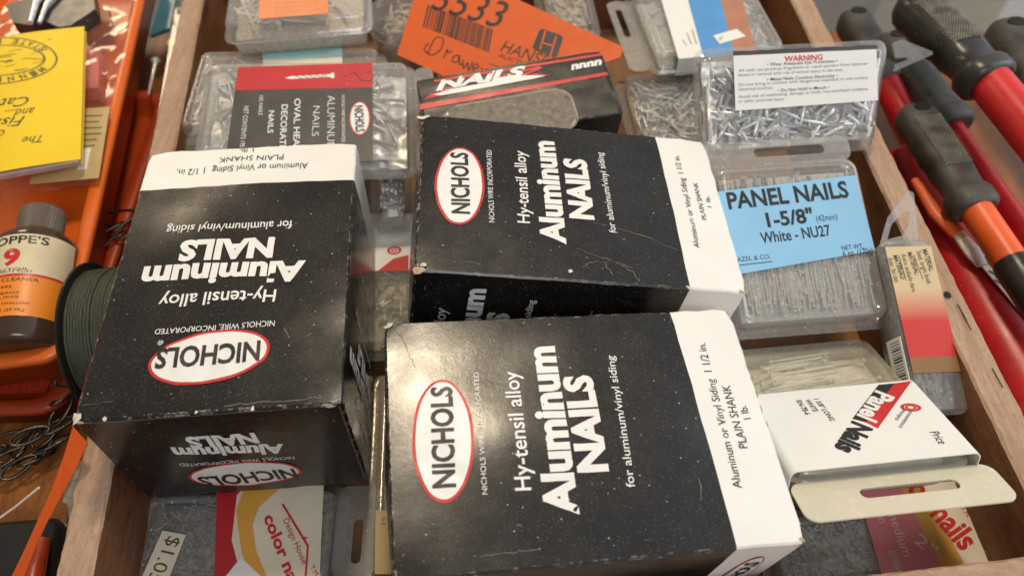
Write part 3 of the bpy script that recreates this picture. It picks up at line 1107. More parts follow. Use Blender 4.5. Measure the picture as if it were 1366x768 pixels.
def cardC(g, F):
    th = .05
    # folded sleeve: rounded over both long edges, wrapping down the sides
    prof = [(-.06, -2.2), (-.06, -.30)] + [(.24 - .30 * math.cos(math.radians(a_)), -.23 + .30 * math.sin(math.radians(a_))) for a_ in range(0, 91, 15)]
    prof += [(cL / 3, .075), (cL * 2 / 3, .075)] + [(cL - .24 + .30 * math.sin(math.radians(a_)), -.23 + .30 * math.cos(math.radians(a_))) for a_ in range(0, 91, 15)] + [(cL + .06, -.30), (cL + .06, -2.2)]
    v = []
    for y_ in (0, s1):
        v += [(x_, y_, z_) for x_, z_ in prof]
    for y_ in (0, s1):
        v += [(x_ + (.04 if x_ < .3 else -.04 if x_ > cL - .3 else 0), y_, z_ - (.04 if z_ > -.29 else 0)) for x_, z_ in prof]
    n_ = len(prof)
    g.add(v, [(i, i + 1, n_ + i + 1, n_ + i) for i in range(n_ - 1)], 'paper', True)
    g.add(v, [(2 * n_ + i, 3 * n_ + i, 3 * n_ + i + 1, 2 * n_ + i + 1) for i in range(n_ - 1)] + [(i, 2 * n_ + i, 2 * n_ + i + 1, i + 1) for i in range(n_ - 1)] + [(n_ + i, n_ + i + 1, 3 * n_ + i + 1, 3 * n_ + i) for i in range(n_ - 1)], 'paper')
    h = .08
    T = lambda *a, **k: text(g, *a, z=h + .006, **k)
    def q(*x): return F.px(x[0], x[1], h)
    A, B, C, D = q(1159, 568), q(1184, 517), q(1216, 509), q(1170, 572)
    E_ = q(1198, 512)
    g.card([q(1172, 513), q(1193, 511), q(1155, 563), q(1137, 558)], h, .004, 'ink_black')
    g.card([q(1193, 511), q(1216, 508), q(1171, 571), q(1155, 563)], h, .004, 'ink_red')
    T('Panel', (1169, 522), (1143, 556), (1193, 530), 'ink_white', F, bold=.04)
    T('Nails', (1138, 563), (1113, 599), (1163, 573), 'ink_black', F, bold=.05)
    T('1 5/8" LONG', (1085, 534), (1107, 563), (1090, 531), 'ink_black', F, bold=.012)
    T('WHITE', (1073, 535), (1085, 551), (1078, 532), 'ink_black', F, bold=.012)
    T('RN-7B-6', (1061, 536), (1074, 555), (1066, 532), 'ink_black', F, bold=.012)
    T('Price', (1239, 578), (1252, 594), (1248, 573), 'ink_black', F)
    T('onvenience', (1213, 549), (1198, 571), (1219, 551), 'ink_black', F)
    T('oncepts', (1205, 546), (1193, 561), (1210, 549), 'ink_black', F)
    c = F.px(1215, 543, h)
    g.ellipse(c, (.42, -.05), (.05, .26), h + .005, 'ink_red', 32, .66)
    g.ellipse(c, (.24, -.03), (.03, .15), h + .005, 'ink_red', 32, .55)


clear_box('yellowed clear box in a white paper sleeve printed with a red and black stripe', FCs, cL, cW, 2.2, 'clear_warm', lid_h=.6, fl=.28, cards=cardC, card_name='paper_sleeve',
          tabs=[((-.1, cL + .55, -1.9, .05), (cL * .32, cL * .84, -1.05, -.55))], base_m='frost')
nails('pale yellowish panel nails inside the white sleeved box', FCs, .8, cL - .8, .8, cW - .9, -1.9, -.35, 70, 3.2, .07, 'pale_nails', 'pale_nails', 'parallel', seed=5, ang=0.1)

# D: blue labelled panel nails
FD = f3((972, 454, 6.0), (1190, 437, 6.0), (1134, 178, 9.5), 'r')
dL, dW = FD.L, FD.W - 1.3
FD.o = FD.o + FD.z * .85


CD = .012


def cardD(g, F):
    def q(*x): return F.px(x[0], x[1], CD)
    g.card([q(950, 257), q(985, 366), q(1167, 334), q(1141, 234)], CD, .03, 'blue')
    T = lambda *a, **k: text(g, *a, z=CD + .036, h=CD, **k)
    T('PANEL NAILS', (972, 279), (1133, 263), (969, 258), 'ink_black', F, bold=.03)
    T('1-5/8"', (1024, 303), (1086, 296), (1021, 285), 'ink_black', F, bold=.03)
    T('(42mm)', (1089, 296), (1117, 293), (1088, 288), 'ink_black', F)
    T('White - NU27', (1016, 325), (1109, 314), (1014, 311), 'ink_black', F, bold=.018)
    T('NET WT.', (1123, 334), (1152, 331), (1122, 328), 'ink_black', F, bold=.008)
    T('6 oz. (170g)', (1125, 343), (1165, 338), (1124, 335), 'ink_black', F, bold=.008)
    T('HAZEL & CO.', (978, 350), (1028, 345), (977, 344), 'ink_black', F)
    stroke(g, [F.px(986, 354, CD), F.px(1030, 349, CD)], .04, 'ink_black', CD + .036)


clear_box('clear box with light blue PANEL NAILS label on dusty grey nails', FD, dL, dW, 2.3, 'clear_dusty', fl=.35, cards=cardD,
          tabs=[((.15, dL - .1, dW - .1, dW + 1.25), (dL * .36, dL * .82, dW + .35, dW + .85))])
nails('dusty grey panel nails lying side by side below the light blue label', FD, .75, dL - .75, .75, dW - .8, -2.0, -.22, 290, 4.1, .055, 'nail_grey', 'nail_grey', 'parallel', seed=6, bump=.05)

# E: warning labelled box leaning at the back of the drawer
ek = 8.0 / 7.0
FE = Frame((9.72 * ek, 25.34 * ek, 36 - 22.25 * ek), (.975, .201, -.095), (-.073, .693, .717))
FEb = FE.sub((-2.0, -2.5, .03), (1, 0, 0), (0, 1, 0))
eL, eW = 11.0, 5.6


def cardE(g, F):
    H_ = .06
    def q(*x): return F.px(x[0], x[1], H_)
    g.card([q(981, 148), q(1171, 134), q(1169, 66), q(978, 75)], H_, .02, 'paper')
    pts = [q(978 + i * 12, 75.5 - i * .56 + random.uniform(-1, .6)) for i in range(17)]
    g.card([(p[0], p[1] + .02) for p in pts] + [(p[0], p[1] + .22) for p in pts[::-1]], H_ - .01, .02, 'grey_label')
    rows = [('WARNING', (1046, 82.5), (1097, 80), (1046, 75.5), 'ink_red', .03),
            ('\u2022 Wear Adequate Eye Protection \u2022', (1023, 88.5), (1117, 83.5), (1023, 84.3), 'ink_black', .008),
            ('All nails can produce fragments or rapid ejection from hammer', (985, 96.5), (1157, 87), (985, 92.3), 'ink_black', -.006),
            ('blows or removal with risk of serious injury to the eyes.', (985, 102.5), (1124, 95), (985, 98.3), 'ink_black', -.006),
            ('\u2022 Metal Nails Conduct Electricity \u2022', (1023, 108.5), (1117, 103), (1023, 104.3), 'ink_black', .008),
            ('Do not bring in contact with dangerous exposed or sub-surface', (985, 115.5), (1157, 105.5), (985, 111.3), 'ink_black', -.006),
            ('electrical sources.', (985, 121.5), (1031, 119), (985, 117.3), 'ink_black', -.006),
            ('\u2022 Do Not Hold In Mouth \u2022', (1037, 123), (1106, 118.5), (1037, 118.8), 'ink_black', .008),
            ('Avoid risk of swallowing, damage to teeth, non-sterilized condition', (985, 131.5), (1157, 120.5), (985, 127.3), 'ink_black', -.006),
            ('or other potential injury.', (985, 137.5), (1046, 134), (985, 133.3), 'ink_black', -.006)]
    for body, a, b, c, m, bo in rows:
        text(g, body, a, b, c, m, F, bo, z=H_ + .026, h=H_)


tE = clear_box('clear box leaning at the back with white WARNING label in red and black', FEb, eL, eW, 1.7, 'clear', lid_h=.5, fl=.3, cards=cardE, card_name='warning_label',
               tabs=())
g = MB()
q = lambda *x: FEb.px(x[0], x[1], -.45)
g.card([q(1190, 58), q(1203, 53), q(1243, 69), q(1244, 73), q(1192, 96), q(1194, 86), q(1211, 80), q(1208, 77), q(1194, 78)], -.48, .07, 'clear')
g.build('hang_tab', tE)
for ch in tE.children:
    if ch.name.startswith(('lid', 'base')):
        for vt in ch.data.vertices:
            k_ = 1 - max(0, min(1, (vt.co.y / U + eW / 2) / eW))
            vt.co.x -= (.9 if vt.co.x > 0 else -.25) * U * k_
nails('bright aluminium nails jumbled behind the WARNING label', FEb, .7, eL - .6, .6, eW - .6, -1.5, -.5, 170, 2.9, .115, 'metal_bright', 'metal', seed=7, head=1.7, bump=.3)

# F: long clear pack with tan and red label, standing by the right rail
FF = f3((1231, 565, 6.1), (1298, 550, 6.1), (1241, 318, 8.5), 'r', 'y')
fL_, fW_ = FF.L, FF.W
f0, f1, f2_ = FF.px(1205, 476)[1], FF.px(1200, 460)[1], FF.px(1173, 330)[1]
M['fade'] = gradient('tan_to_red_print', (.56, .028, .018), (.62, .47, .26), f0 + 1.6 - fW_ / 2, f0 + 3.2 - fW_ / 2)
tF = thing('nail_pack', 'narrow clear pack by the right rail with tan, red and brown MATERIAL label', 'plastic pack', FF, (1.2, fW_ / 2, -2.0))
g = MB()
R_ = lambda d, z: rr(d, fL_ - d, d, fW_ - d, .35, z)
g.rings([R_(.25, -2.0), R_(.1, -1.9), R_(0, -.3), R_(.05, -.1), R_(.2, 0)], 'clear_dusty', True, True)
g.build('shell', tF)
g = MB()
g.box(.08, fL_ - .1, f0 - .05, f2_, .02, .05, M['fade'])
g.box(.08, fL_ - .1, f0 - .75, f0 - .05, .02, .05, 'brown')
g.box(-.04, 0.0, f0 - 1.0, f0 + 1.0, -1.3, -.15, 'paper')
for k in range(14):
    g.box(-.045, -.041, f0 - .9 + k * .13, f0 - .9 + k * .13 + random.choice((.04, .08)), -1.0, -.3, 'ink_black')
for body, a, b, c, bo in (('MATERIAL:', (1230, 333), (1240, 362), (1236, 331), .015), ('Steel, bright finish.', (1222, 335), (1237, 380), (1228, 333), 0),
                          ('MATERIAL:', (1210, 337), (1221, 367), (1216, 336), .015), ('Acero, acabado claro.', (1202, 339), (1217, 390), (1208, 338), 0),
                          ('MAT\u00c9RIAU:', (1191, 341), (1202, 373), (1197, 340), .015), ('Acier, fini clair.', (1184, 344), (1194, 378), (1190, 342), 0)):
    text(g, body, a, b, c, 'ink_black', FF, bo, z=.062, h=.05)
stroke(g, [FF.px(1219, 340, .05), FF.px(1231, 372, .05)], .03, 'ink_black', .06)
stroke(g, [FF.px(1199, 341, .05), FF.px(1209, 374, .05)], .03, 'ink_black', .06)
g.build('printed_wrap', tF)
g = MB()
oo = [FF.px(*p) for p in ((1229, 317), (1222, 288), (1214, 261), (1206, 258), (1184, 290), (1177, 326))]
ii = [FF.px(*p) for p in ((1208, 312), (1214, 296), (1211, 282), (1203, 286), (1190, 299), (1187, 317))]
lift = lambda P, z_: [(p[0], p[1], z_ + .25 * max(0, p[1] - fW_)) for p in P]
g.rings([lift(ii, -.3), lift(oo, -.3), lift(oo, -.24), lift(ii, -.24), lift(ii, -.3)], 'clear_dusty', smooth=False)
g.build('hang_tab', tF)
nails('grey steel nails in the narrow pack by the right rail', FF, .2, fL_ - .2, .3, fW_ - .3, -1.8, -.25, 60, 3.4, .08, 'metal_dark', 'metal_dark', 'parallel', seed=8, bump=.1)

# G: window carton behind
FG = f3((592, 232, 9.3), (846, 186, 9.4), (813, 72, 10.4), 'r')
o_ = FG.px(575, 195)
FG.o = FG.pt(o_[0], o_[1])
gL, gW = FG.px(833, 150)[0], FG.px(700, 90)[1] + .35
tG = thing('window_carton', 'black carton with red stripe reading NAILS and a clear window, under the orange tag', 'carton', FG, (gL / 2, gW / 2, -5.0))
mb, eb, warpG = carton_mesh(gL, gW, 5.0, gL - .3, 'black2', 'black2', .012, 21)
eb.build('end_flap', tG, warpG)
pm = mb
q = lambda *x: FG.px(*x)
pm.card([q(579, 108), q(579, 111), q(805, 74.5), q(804, 71.5)], .014, .01, 'ink_red')
pm.card([q(560, 140), q(560, 147), q(811, 101), q(809, 97)], .014, .01, 'ink_red')
pm.card([q(566, 133), q(580, 130), q(716, 104), q(733, 101), q(716, 99), q(575, 125)], .014, .01, 'ink_red')
pm.card([q(578, 127), q(590, 128), q(712, 106), q(728, 102), q(700, 101), q(600, 120)], .026, .004, 'ink_white')
for p0, p1 in (((588, 121), (720, 90)), ((692, 103), (722, 91))):
    stroke(pm, [q(*p0), q((p0[0] + p1[0]) / 2, (p0[1] + p1[1]) / 2), q(*p1)], .12, 'ink_red', .024)
text(pm, 'NAILS', (582, 121), (696, 102), (592, 107), 'ink_white', FG, .05, shear=.35, z=.034)
text(pm, 'nnnn', (762, 94), (802, 87), (766, 84), 'ink_white', FG, .05, shear=.3, z=.034)
c0, c1 = FG.px(600, 190), FG.px(758, 116)
ring = rr(c0[0], c1[0], c0[1] - .5, c1[1], .8, .018)
ring2 = rr(c0[0] + .07, c1[0] - .07, c0[1] - .43, c1[1] - .07, .75, .024)
pm.add(ring, [tuple(range(len(ring)))], 'window_fill')
pm.rings([ring, ring2], 'kraft', smooth=False)
pm.build('carton', tG, warpG)
g = MB()
g.rings([[(p[0], p[1], .05) for p in ring2], [((p[0] - c0[0]) * .96 + c0[0] + .12, (p[1] - c1[1]) * .96 + c1[1] - .08, .11) for p in ring2]], 'clear_thin', False, True)
g.build('window_pane', tG)


# ---- plainer clear boxes round the back and in the gaps
def simple_box(label, F, L, W, H, m, fill, fillm, nailm=None, cards=None, tabs=(), n=60, ln=2.5, rad=.08, seed=1, fill_label=None, mode='jumble', **kw):
    clear_box(label, F, L, W, H, m, cards=cards, tabs=tabs, **kw)
    if fill:
        nails(fill_label or 'nails', F, .75, L - .75, .75, W - .75, -H + .25, -H + .3 + fill * (H - .6), n, ln, rad, nailm or fillm, fillm, mode, seed=seed)


# I: oval head nails with red and black label
ik = 7.2 / 7.0
FI = Frame((-13.93 * ik, 26.69 * ik, 36 - 26.24 * ik), (.994, .087, -.058), (-.079, .988, .132))
i0 = FI.px(252, 190)
FI = Frame(FI.pt(i0[0], -1.0), FI.x, FI.y)
iL = FI.px(555, 110)[0]
iW = FI.px(400, 80)[1] + .35


def cardI(g, F):
    def q(*x): return F.px(x[0], x[1], CZ)
    g.card([q(300, 215), q(497, 215), q(497, 84), q(318, 90)], CZ - .03, .03, 'grey_label')
    g.card([q(313, 121), q(497, 117), q(497, 84), q(318, 90)], CZ, .01, 'red')
    oval_logo(g, F.px(480, 158, CZ), F.px(494, 158, CZ), F.px(480, 136, CZ), [F.px(*p, CZ) for p in ((473, 142), (475, 177), (484, 142))], None, CZ + .012)
    T = lambda *a, **k: text(g, *a, z=CZ + .014, h=CZ, **k)
    T('NICHOLS WIRE INCORPORATED', (456, 127), (456, 190), (460, 127), 'ink_white', F)
    T('ALUMINUM', (437, 128), (436, 200), (447, 128), 'ink_white', F, bold=-.012)
    T('NAILS', (418, 142), (416, 182), (427, 142), 'ink_white', F, bold=-.012)
    T('OVAL HEAD', (393, 132), (391, 205), (401, 132), 'ink_white', F, bold=.012)
    T('DECORATIVE', (376, 140), (372, 210), (384, 140), 'ink_white', F, bold=.012)
    T('NAILS', (359, 148), (357, 178), (366, 148), 'ink_white', F, bold=.012)
    T('195 NAILS', (346, 128), (345, 154), (351, 128), 'ink_white', F)
    T('NET CONTENTS 195 NAILS', (326, 142), (318, 215), (332, 142), 'ink_white', F)
    # drawn nail: twisted shank, head and point
    a, b = np.array(F.px(380, 104.5, CZ)), np.array(F.px(446, 101, CZ))
    e = (b - a) / np.linalg.norm(b - a); nn = np.array([-e[1], e[0]])
    Lw = np.linalg.norm(b - a)
    P = lambda s, t: tuple(a + e * s * Lw + nn * t)
    g.card([P(0, 0), P(.16, .13), P(.16, -.13)], CZ + .012, .003, 'ink_white')
    g.card([P(.16, .10), P(.93, .10), P(.93, -.10), P(.16, -.10)], CZ + .012, .003, 'ink_white')
    g.card([P(.93, .19), P(1, .19), P(1, -.19), P(.93, -.19)], CZ + .012, .003, 'ink_white')
    for k in range(4):
        s = .22 + k * .13
        stroke(g, [P(s, .10), P(s + .05, .03), P(s + .09, -.05), P(s + .14, -.10)], .04, 'ink_black', CZ + .018)
    for s in (.76, .80, .84):
        stroke(g, [P(s, .1), P(s, -.1)], .03, 'ink_black', CZ + .018)
    for pts in (((457, 104), (463, 101)), ((468, 100), (470, 96), (474, 98), (482, 108)), ((489, 98), (494, 96), (499, 102), (494, 109), (484, 108))):
        stroke(g, [F.px(*p, CZ) for p in pts], .045, 'ink_black', CZ + .02)


clear_box('clear box with red and charcoal ALUMINUM NAILS label behind the upside-down carton', FI, iL, iW, 1.9, 'clear_dusty', cards=cardI,
          tabs=[((iL - .1, iL + .95, .4, iW - .1), (iL + .28, iL + .62, iW * .52, iW * .80))])
nails('bright oval head nails under the red and charcoal label', FI, .7, iL - .6, .7, iW - .7, -1.75, -.5, 120, 2.6, .10, 'metal', 'metal', seed=10, bump=.25)

# J and K below it
FJ = f3((224, 178, 7.0), (505, 170, 7.0), (253, 62, 7.1))
jL = FJ.px(510, 110)[0]


def cardJ(g, F):
    def q(*x): return F.px(x[0], x[1], CZ)
    g.card([q(351, 66), q(456, 61), q(457, 100), q(350, 104)], CZ - .03, .03, 'cream2')
    g.card([q(351, 66), q(456, 61), q(457, 76), q(351, 81)], CZ, .008, 'teal')


simple_box('long clear box with pale teal and cream label, partly under the red labelled box', FJ, jL, FJ.W, 1.7, 'clear_dusty', .8, 'nail_brown', 'metal', cardJ, seed=11, fill_label='tan nails in the teal labelled box', n=90, ln=3)
FK = f3((178, 330, 6.0), (470, 320, 6.0), (230, 168, 6.0))
simple_box('unlabelled clear box in the corner beside the left rail, mostly under the upside-down carton', FK, FK.L, FK.W, 2.4, 'clear_dusty', .8, 'nail_brown', 'metal', seed=12, fill_label='tan nails in the unlabelled corner box', n=80, ln=2.6)

FI2 = f3((486, 287, 5.9), (553, 283, 5.9), (492, 195, 6.2))
simple_box('small clear box of bright nails deep in the gap below the red and charcoal label', FI2, FI2.L, FI2.W, 2.6, 'clear', .85, 'metal', 'metal_bright', seed=23, fill_label='bright nails in the small box deep in the gap', n=60, ln=1.2, rad=.1, r=.4, fl=.2)

# L: box at the top left with orange label
FL = f3((291, 40, 9.4), (494, 24, 9.4), (300, -60, 9.4))


def cardL(g, F):
    def q(*x): return F.px(x[0], x[1], .0)
    g.card([q(346, 26), q(438, 19), q(436, -60), q(346, -60)], .01, .02, 'orange_label')
    for k in range(5):
        stroke(g, [F.px(366, 18 - k * 6), F.px(425 - (k % 2) * 12, 14 - k * 6)], .03, 'rust', .034)


clear_box('deep clear box in the far left corner with an orange label on its lid', FL, FL.L, FL.W, 2.4, 'clear_dusty', lid_h=1.0, cards=cardL, fl=.18, ridge=False, base_m='clear_dusty', draft=.3)
nails('pale nails in the orange labelled box', FL, .6, FL.L - .6, .6, FL.W - .6, -2.2, -.55, 40, 3, .1, 'pale_nails', 'nail_brown', seed=13)

# N: box at the top centre, behind the orange tag
FN = f3((722, 42, 7.4), (806, 38, 7.4), (800, -50, 7.4), 'r')
simple_box('clear box of brown nails behind the orange tag', FN, FN.L, FN.W, 2.5, 'clear', .9, 'nail_brown', seed=14, fill_label='brown nails in the box behind the orange tag', n=60, ln=2, r=1.0)

# O: box with white, blue and rust label
FO = f3((872, 84, 7.6), (1062, 66, 7.6), (846, -20, 7.6))


def cardO(g, F):
    def q(*x): return F.px(x[0], x[1], 0)
    g.card([q(905, 79), q(1008, 68), q(985, -20), q(876, -20)], .008, .02, 'paper')
    g.card([q(938, 76), q(979, 71), q(956, -20), q(912, -20)], .029, .006, 'blue2')
    g.card([q(979, 71), q(1008, 68), q(985, -20), q(956, -20)], .029, .006, 'rust')
    for k, (x, y0, y1) in enumerate(((922, 60, 45), (929, 60, 40), (935, 58, 36), (940, 50, 38), (916, 62, 54))):
        stroke(g, [F.px(x, y0), F.px(x - 6, y1)], .05, 'seal_ink', .034)
    x0, x1 = F.px(905, 79)[0], F.px(1008, 68)[0]
    g.box(x0, x1, F.px(905, 79)[1] - .02, F.px(905, 79)[1], -1.2, .02, 'paper')


simple_box('clear box with white, blue and rust label by the far right rail', FO, FO.L, FO.W, 2.2, 'clear_dusty', .92, 'nail_grey', 'metal', cardO,
           [((-1.15, .2, .5, FO.W - .3), (-.72, -.30, FO.W * .48, FO.W * .85))], seed=15, fill_label='grey nails in the white, blue and rust labelled box', n=60)
g = MB()
SO = Frame(FO.o + FO.z * .06, FO.x, FO.y)
g.card([SO.px(*p) for p in ((951, 48), (983, 39), (995, 49), (960, 59))], 0, .012, 'paper')
stroke(g, [SO.px(958, 52), SO.px(964, 49), SO.px(960, 55)], .05, 'seal_ink', .016)
tag(g.build('price_sticker', None, None, SO), 'small white price sticker on the strong blue label', 'sticker')

# P: clear box of pale nails right of the window carton
FP = f3((850, 205, 6.0), (985, 196, 6.0), (832, 92, 6.0))
simple_box('clear box of pale thin nails between the window carton and the WARNING box', FP, FP.L, FP.W, 2.6, 'clear', .85, 'nail_brown', 'metal', seed=16, fill_label='pale thin nails beside the window carton', n=200, ln=3.2, rad=.06)

# Q: boxes down in the gap between the cartons
FQ = f3((470, 470, 3.6), (600, 462, 3.6), (486, 285, 3.6))


def cardQ(g, F):
    def q(*x): return F.px(x[0], x[1], CZ)
    g.card([q(478, 362), q(600, 358), q(600, 285), q(480, 285)], CZ - .03, .03, 'paper')
    g.card([q(503, 362), q(545, 362), q(545, 340), q(525, 345)], CZ, .008, 'ink_red')
    c = F.px(526, 334, CZ)
    g.ellipse(c, (.40, 0), (0, .3), CZ + .002, 'ink_red', 24, .6)
    g.ellipse(c, (.18, 0), (0, .13), CZ + .002, 'ink_red', 24, .4)


simple_box('clear box with white and red label down in the gap between the cartons', FQ, FQ.L, FQ.W, 2.2, 'clear_warm', .8, 'nail_brown', 'metal', cardQ, seed=17, fill_label='nails in the box down in the gap', n=60)
FR_ = f3((480, 770, 3.2), (560, 765, 3.2), (482, 490, 3.2))


def cardR(g, F):
    def q(*x): return F.px(x[0], x[1], CZ)
    g.card([q(500, 765), q(540, 765), q(530, 680), q(501, 680)], CZ - .03, .03, 'tan_paper')
    text(g, '25', (514, 701), (514, 689), (509, 701), 'ink_black', F, z=CZ + .01, h=CZ)


simple_box('clear box with tan label marked 25 wedged left of the front carton', FR_, FR_.L, FR_.W, 2.2, 'clear_warm', .8, 'nail_brown', 'metal', cardR, seed=18, fill_label='brown nails in the wedged box marked 25', n=60, r=.5)

# M: round clear tub
FM = Frame(at(545, 18, 7.6), (1, 0, 0), (0, 1, 0))
tM = thing('nail_tub', 'round clear tub of brown nails left of the orange tag', 'plastic tub', FM, (0, 0, -4))
g = MB()
circ = lambda r_, z: [(r_ * math.cos(k * math.pi / 20), r_ * math.sin(k * math.pi / 20), z) for k in range(40)]
g.rings([circ(2.2, -4), circ(2.4, -3.8), circ(2.5, -.6), circ(2.7, -.5), circ(2.7, -.1), circ(2.55, 0), circ(2.4, 0), circ(2.35, -.08)], 'clear', True, True)
g.build('shell', tM)
nails('brown nails heaped in the round tub', FM, -1.6, 1.6, -1.6, 1.6, -3.8, -.4, 50, 1.8, .08, 'nail_brown', 'nail_brown', seed=19)

# ------------------------------------------------------------------ orange auction tag
FT = f3((530, 75, 7.9), (600, 106, 7.9), (552, 0, 9.0), keep='y')
g = MB()
q = lambda *x: FT.px(*x)
g.card([q(530, 74), q(589, 101), q(620, 114), q(700, 118), q(827, 78), q(832, 64), q(760, 32), q(690, 0), q(640, -22), q(560, -26)], 0, .05, 'orange_tag')
T = lambda *a, **k: text(g, *a, z=.064, h=.05, **k)
T('3533', (574, 12), (664, 38), (583, -22), 'ink_black', FT)
a, b, c = (np.array(FT.px(*p, .05)) for p in ((564, 36), (654, 71), (571, 7)))
e, n_ = (b - a), (c - a)
rb = random.Random(5)
s = 0
while s < .985:
    w_ = rb.choice((.012, .012, .022, .034))
    P = [a + e * s, a + e * min(1, s + w_), a + e * min(1, s + w_) + n_, a + e * s + n_]
    g.add([(*p, .064) for p in P], [(0, 1, 2, 3)], 'ink_black')
    s += w_ + rb.choice((.010, .014, .022))
T('HANSEN', (667, 68), (742, 95), (673, 54), 'ink_black', FT)
T('AUCTION GROUP', (664, 76), (752, 107), (666, 71), 'ink_black', FT)
T('www.', (652, 86), (666, 91), (653, 83), 'ink_black', FT)
hand = [[(571, 72), (580, 52), (591, 52), (588, 66), (576, 74), (566, 66), (572, 58)], [(592, 78), (597, 66), (598, 71), (604, 68)],
        [(612, 74), (605, 76), (604, 83), (611, 82), (613, 74), (613, 86), (617, 85)], [(618, 80), (618, 92), (624, 84), (625, 95), (631, 83)],
        [(630, 92), (638, 90), (636, 85), (631, 90), (634, 98), (641, 95)], [(642, 102), (643, 91), (644, 95), (651, 92)]]
for hpts in hand:
    P = [Vector(FT.px(*p, .05)) for p in hpts]
    Q = []
    for i in range(len(P) - 1):
        p0, p1, p2, p3 = P[max(i - 1, 0)], P[i], P[i + 1], P[min(i + 2, len(P) - 1)]
        for k in range(5):
            t_ = k / 5
            Q.append(.5 * ((2 * p1) + (p2 - p0) * t_ + (2 * p0 - 5 * p1 + 4 * p2 - p3) * t_ ** 2 + (3 * p1 - p0 - 3 * p2 + p3) * t_ ** 3))
    stroke(g, Q + [P[-1]], .075, 'ink_black', .064)
# square mark: two interlocking bars in a rounded square
def quad(pts, m='ink_black', z=.064):
    P = [FT.px(*p, .05) for p in pts]
    g.card(P, z - .004, .004, m)
quad([(724.0, 38.9), (748.6, 47.6), (751.2, 51.2), (743.5, 74.8), (740.4, 77.1), (713.3, 67.2), (710.5, 63.1), (719.9, 40.2)])
for a_, b_ in (((728.5, 38.9), (720.3, 66.6)), ((742.0, 49.2), (733.2, 77.9)), ((723.4, 57.4), (737.9, 62.1))):
    stroke(g, [FT.px(*a_, .05), FT.px(*b_, .05)], .10, 'orange_tag', .07)
o = g.build('auction_tag', None, None, FT)
tag(o, 'bright orange auction lot tag with 3533 and barcode behind the NAILS carton', 'tag')

# ------------------------------------------------------------------ left of the drawer: orange trays
def tray(label, F, L, W, H, m, deep, rim=1.0, r=1.6, extra=None):
    t = thing('tray_pack', label, 'tray', F, (L / 2, W / 2, -H), 'orange plastic trays')
    g = MB()
    R_ = lambda d, z: rr(d, L - d, d, W - d, r - d * .4, z, 10)
    g.rings([R_(.9, -H), R_(.6, -H + .1), R_(.25, -.5), R_(0, -.45), R_(0, -.15), R_(.12, 0), R_(rim - .15, 0), R_(rim, -.15), R_(rim + .25, -deep + .2), R_(rim + .5, -deep)], m, True, True)
    g.build('shell', t)
    if extra:
        extra(t)
    return t


FR2 = f3((-260, 560, 2.6), (86, 548, 2.6), (166, 120, 2.6), 'r')
oT = 4.2


def tr2(t):
    g = MB()
    S = FR2
    h = -1.1
    g.box(S.L - 6.5, S.L - 1.9, 1.6, 4.3, h, h + .1, 'orange_deep')
    a, b, c = S.px(62, 505, h + .1), S.px(-40, 512, h + .1), S.px(63, 519, h + .1)
    text(g, 'OUTERS', a, b, c, 'red', bold=.03, z=h + .12)
    g.build('raised_panel', t)


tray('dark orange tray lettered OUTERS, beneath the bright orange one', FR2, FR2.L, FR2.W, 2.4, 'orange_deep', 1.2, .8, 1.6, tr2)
FRt = f3((-260, 520, 5.4), (86, 476, 5.4), (196, -10, 5.4), 'r')
FRt.W += 5
tray('bright orange tray holding the bottle and the yellow booklet', FRt, FRt.L, FRt.W, 2.75, 'orange_tray', 1.9, .8, 1.3)
TL, TW = FRt.L, FRt.W
# crinkled film over its far part
g = MB()
nx, ny = 30, 60
x0, x1 = TL - 9, TL - .35
y0 = FRt.px(120, 250)[1]
v = []
for j in range(ny + 1):
    for i in range(nx + 1):
        x, y = x0 + (x1 - x0) * i / nx, y0 + (TW - 1 - y0) * j / ny
        z = .10 + .28 * noise.noise(Vector((x * .6, y * .5, 2))) + .14 * noise.noise(Vector((x * 1.7, y * 1.3, 5)))
        v.append((x, y, max(.04, z + .12)))
f = [(j * (nx + 1) + i, j * (nx + 1) + i + 1, (j + 1) * (nx + 1) + i + 1, (j + 1) * (nx + 1) + i) for j in range(ny) for i in range(nx)]
g.add(v, f, 'crinkle', True)
tag(g.build('plastic_film', None, None, FRt), 'crinkled clear film stretched over the bright orange tray', 'film')

# instruction leaflet
FLf = Frame(FRt.o + FRt.z * .5, FRt.x, FRt.y)
g = MB()
q = lambda *x: FLf.px(*x)
g.card([q(40, 246), q(132, 238), q(147, 143), q(60, 150)], 0, .04, 'tan_paper')
for k in range(6):
    y_ = 155 + k * 8
    stroke(g, [q(109, y_ + 1), q(112 + rb.randint(20, 27) - k, y_)], .10, 'seal_ink', .045)
g.card([q(108, 200), q(122, 198), q(116, 226), q(104, 228)], .04, .008, 'paper')
tag(g.build('leaflet', None, None, FLf), 'tan instruction leaflet peeking out from under the yellow booklet', 'leaflet')

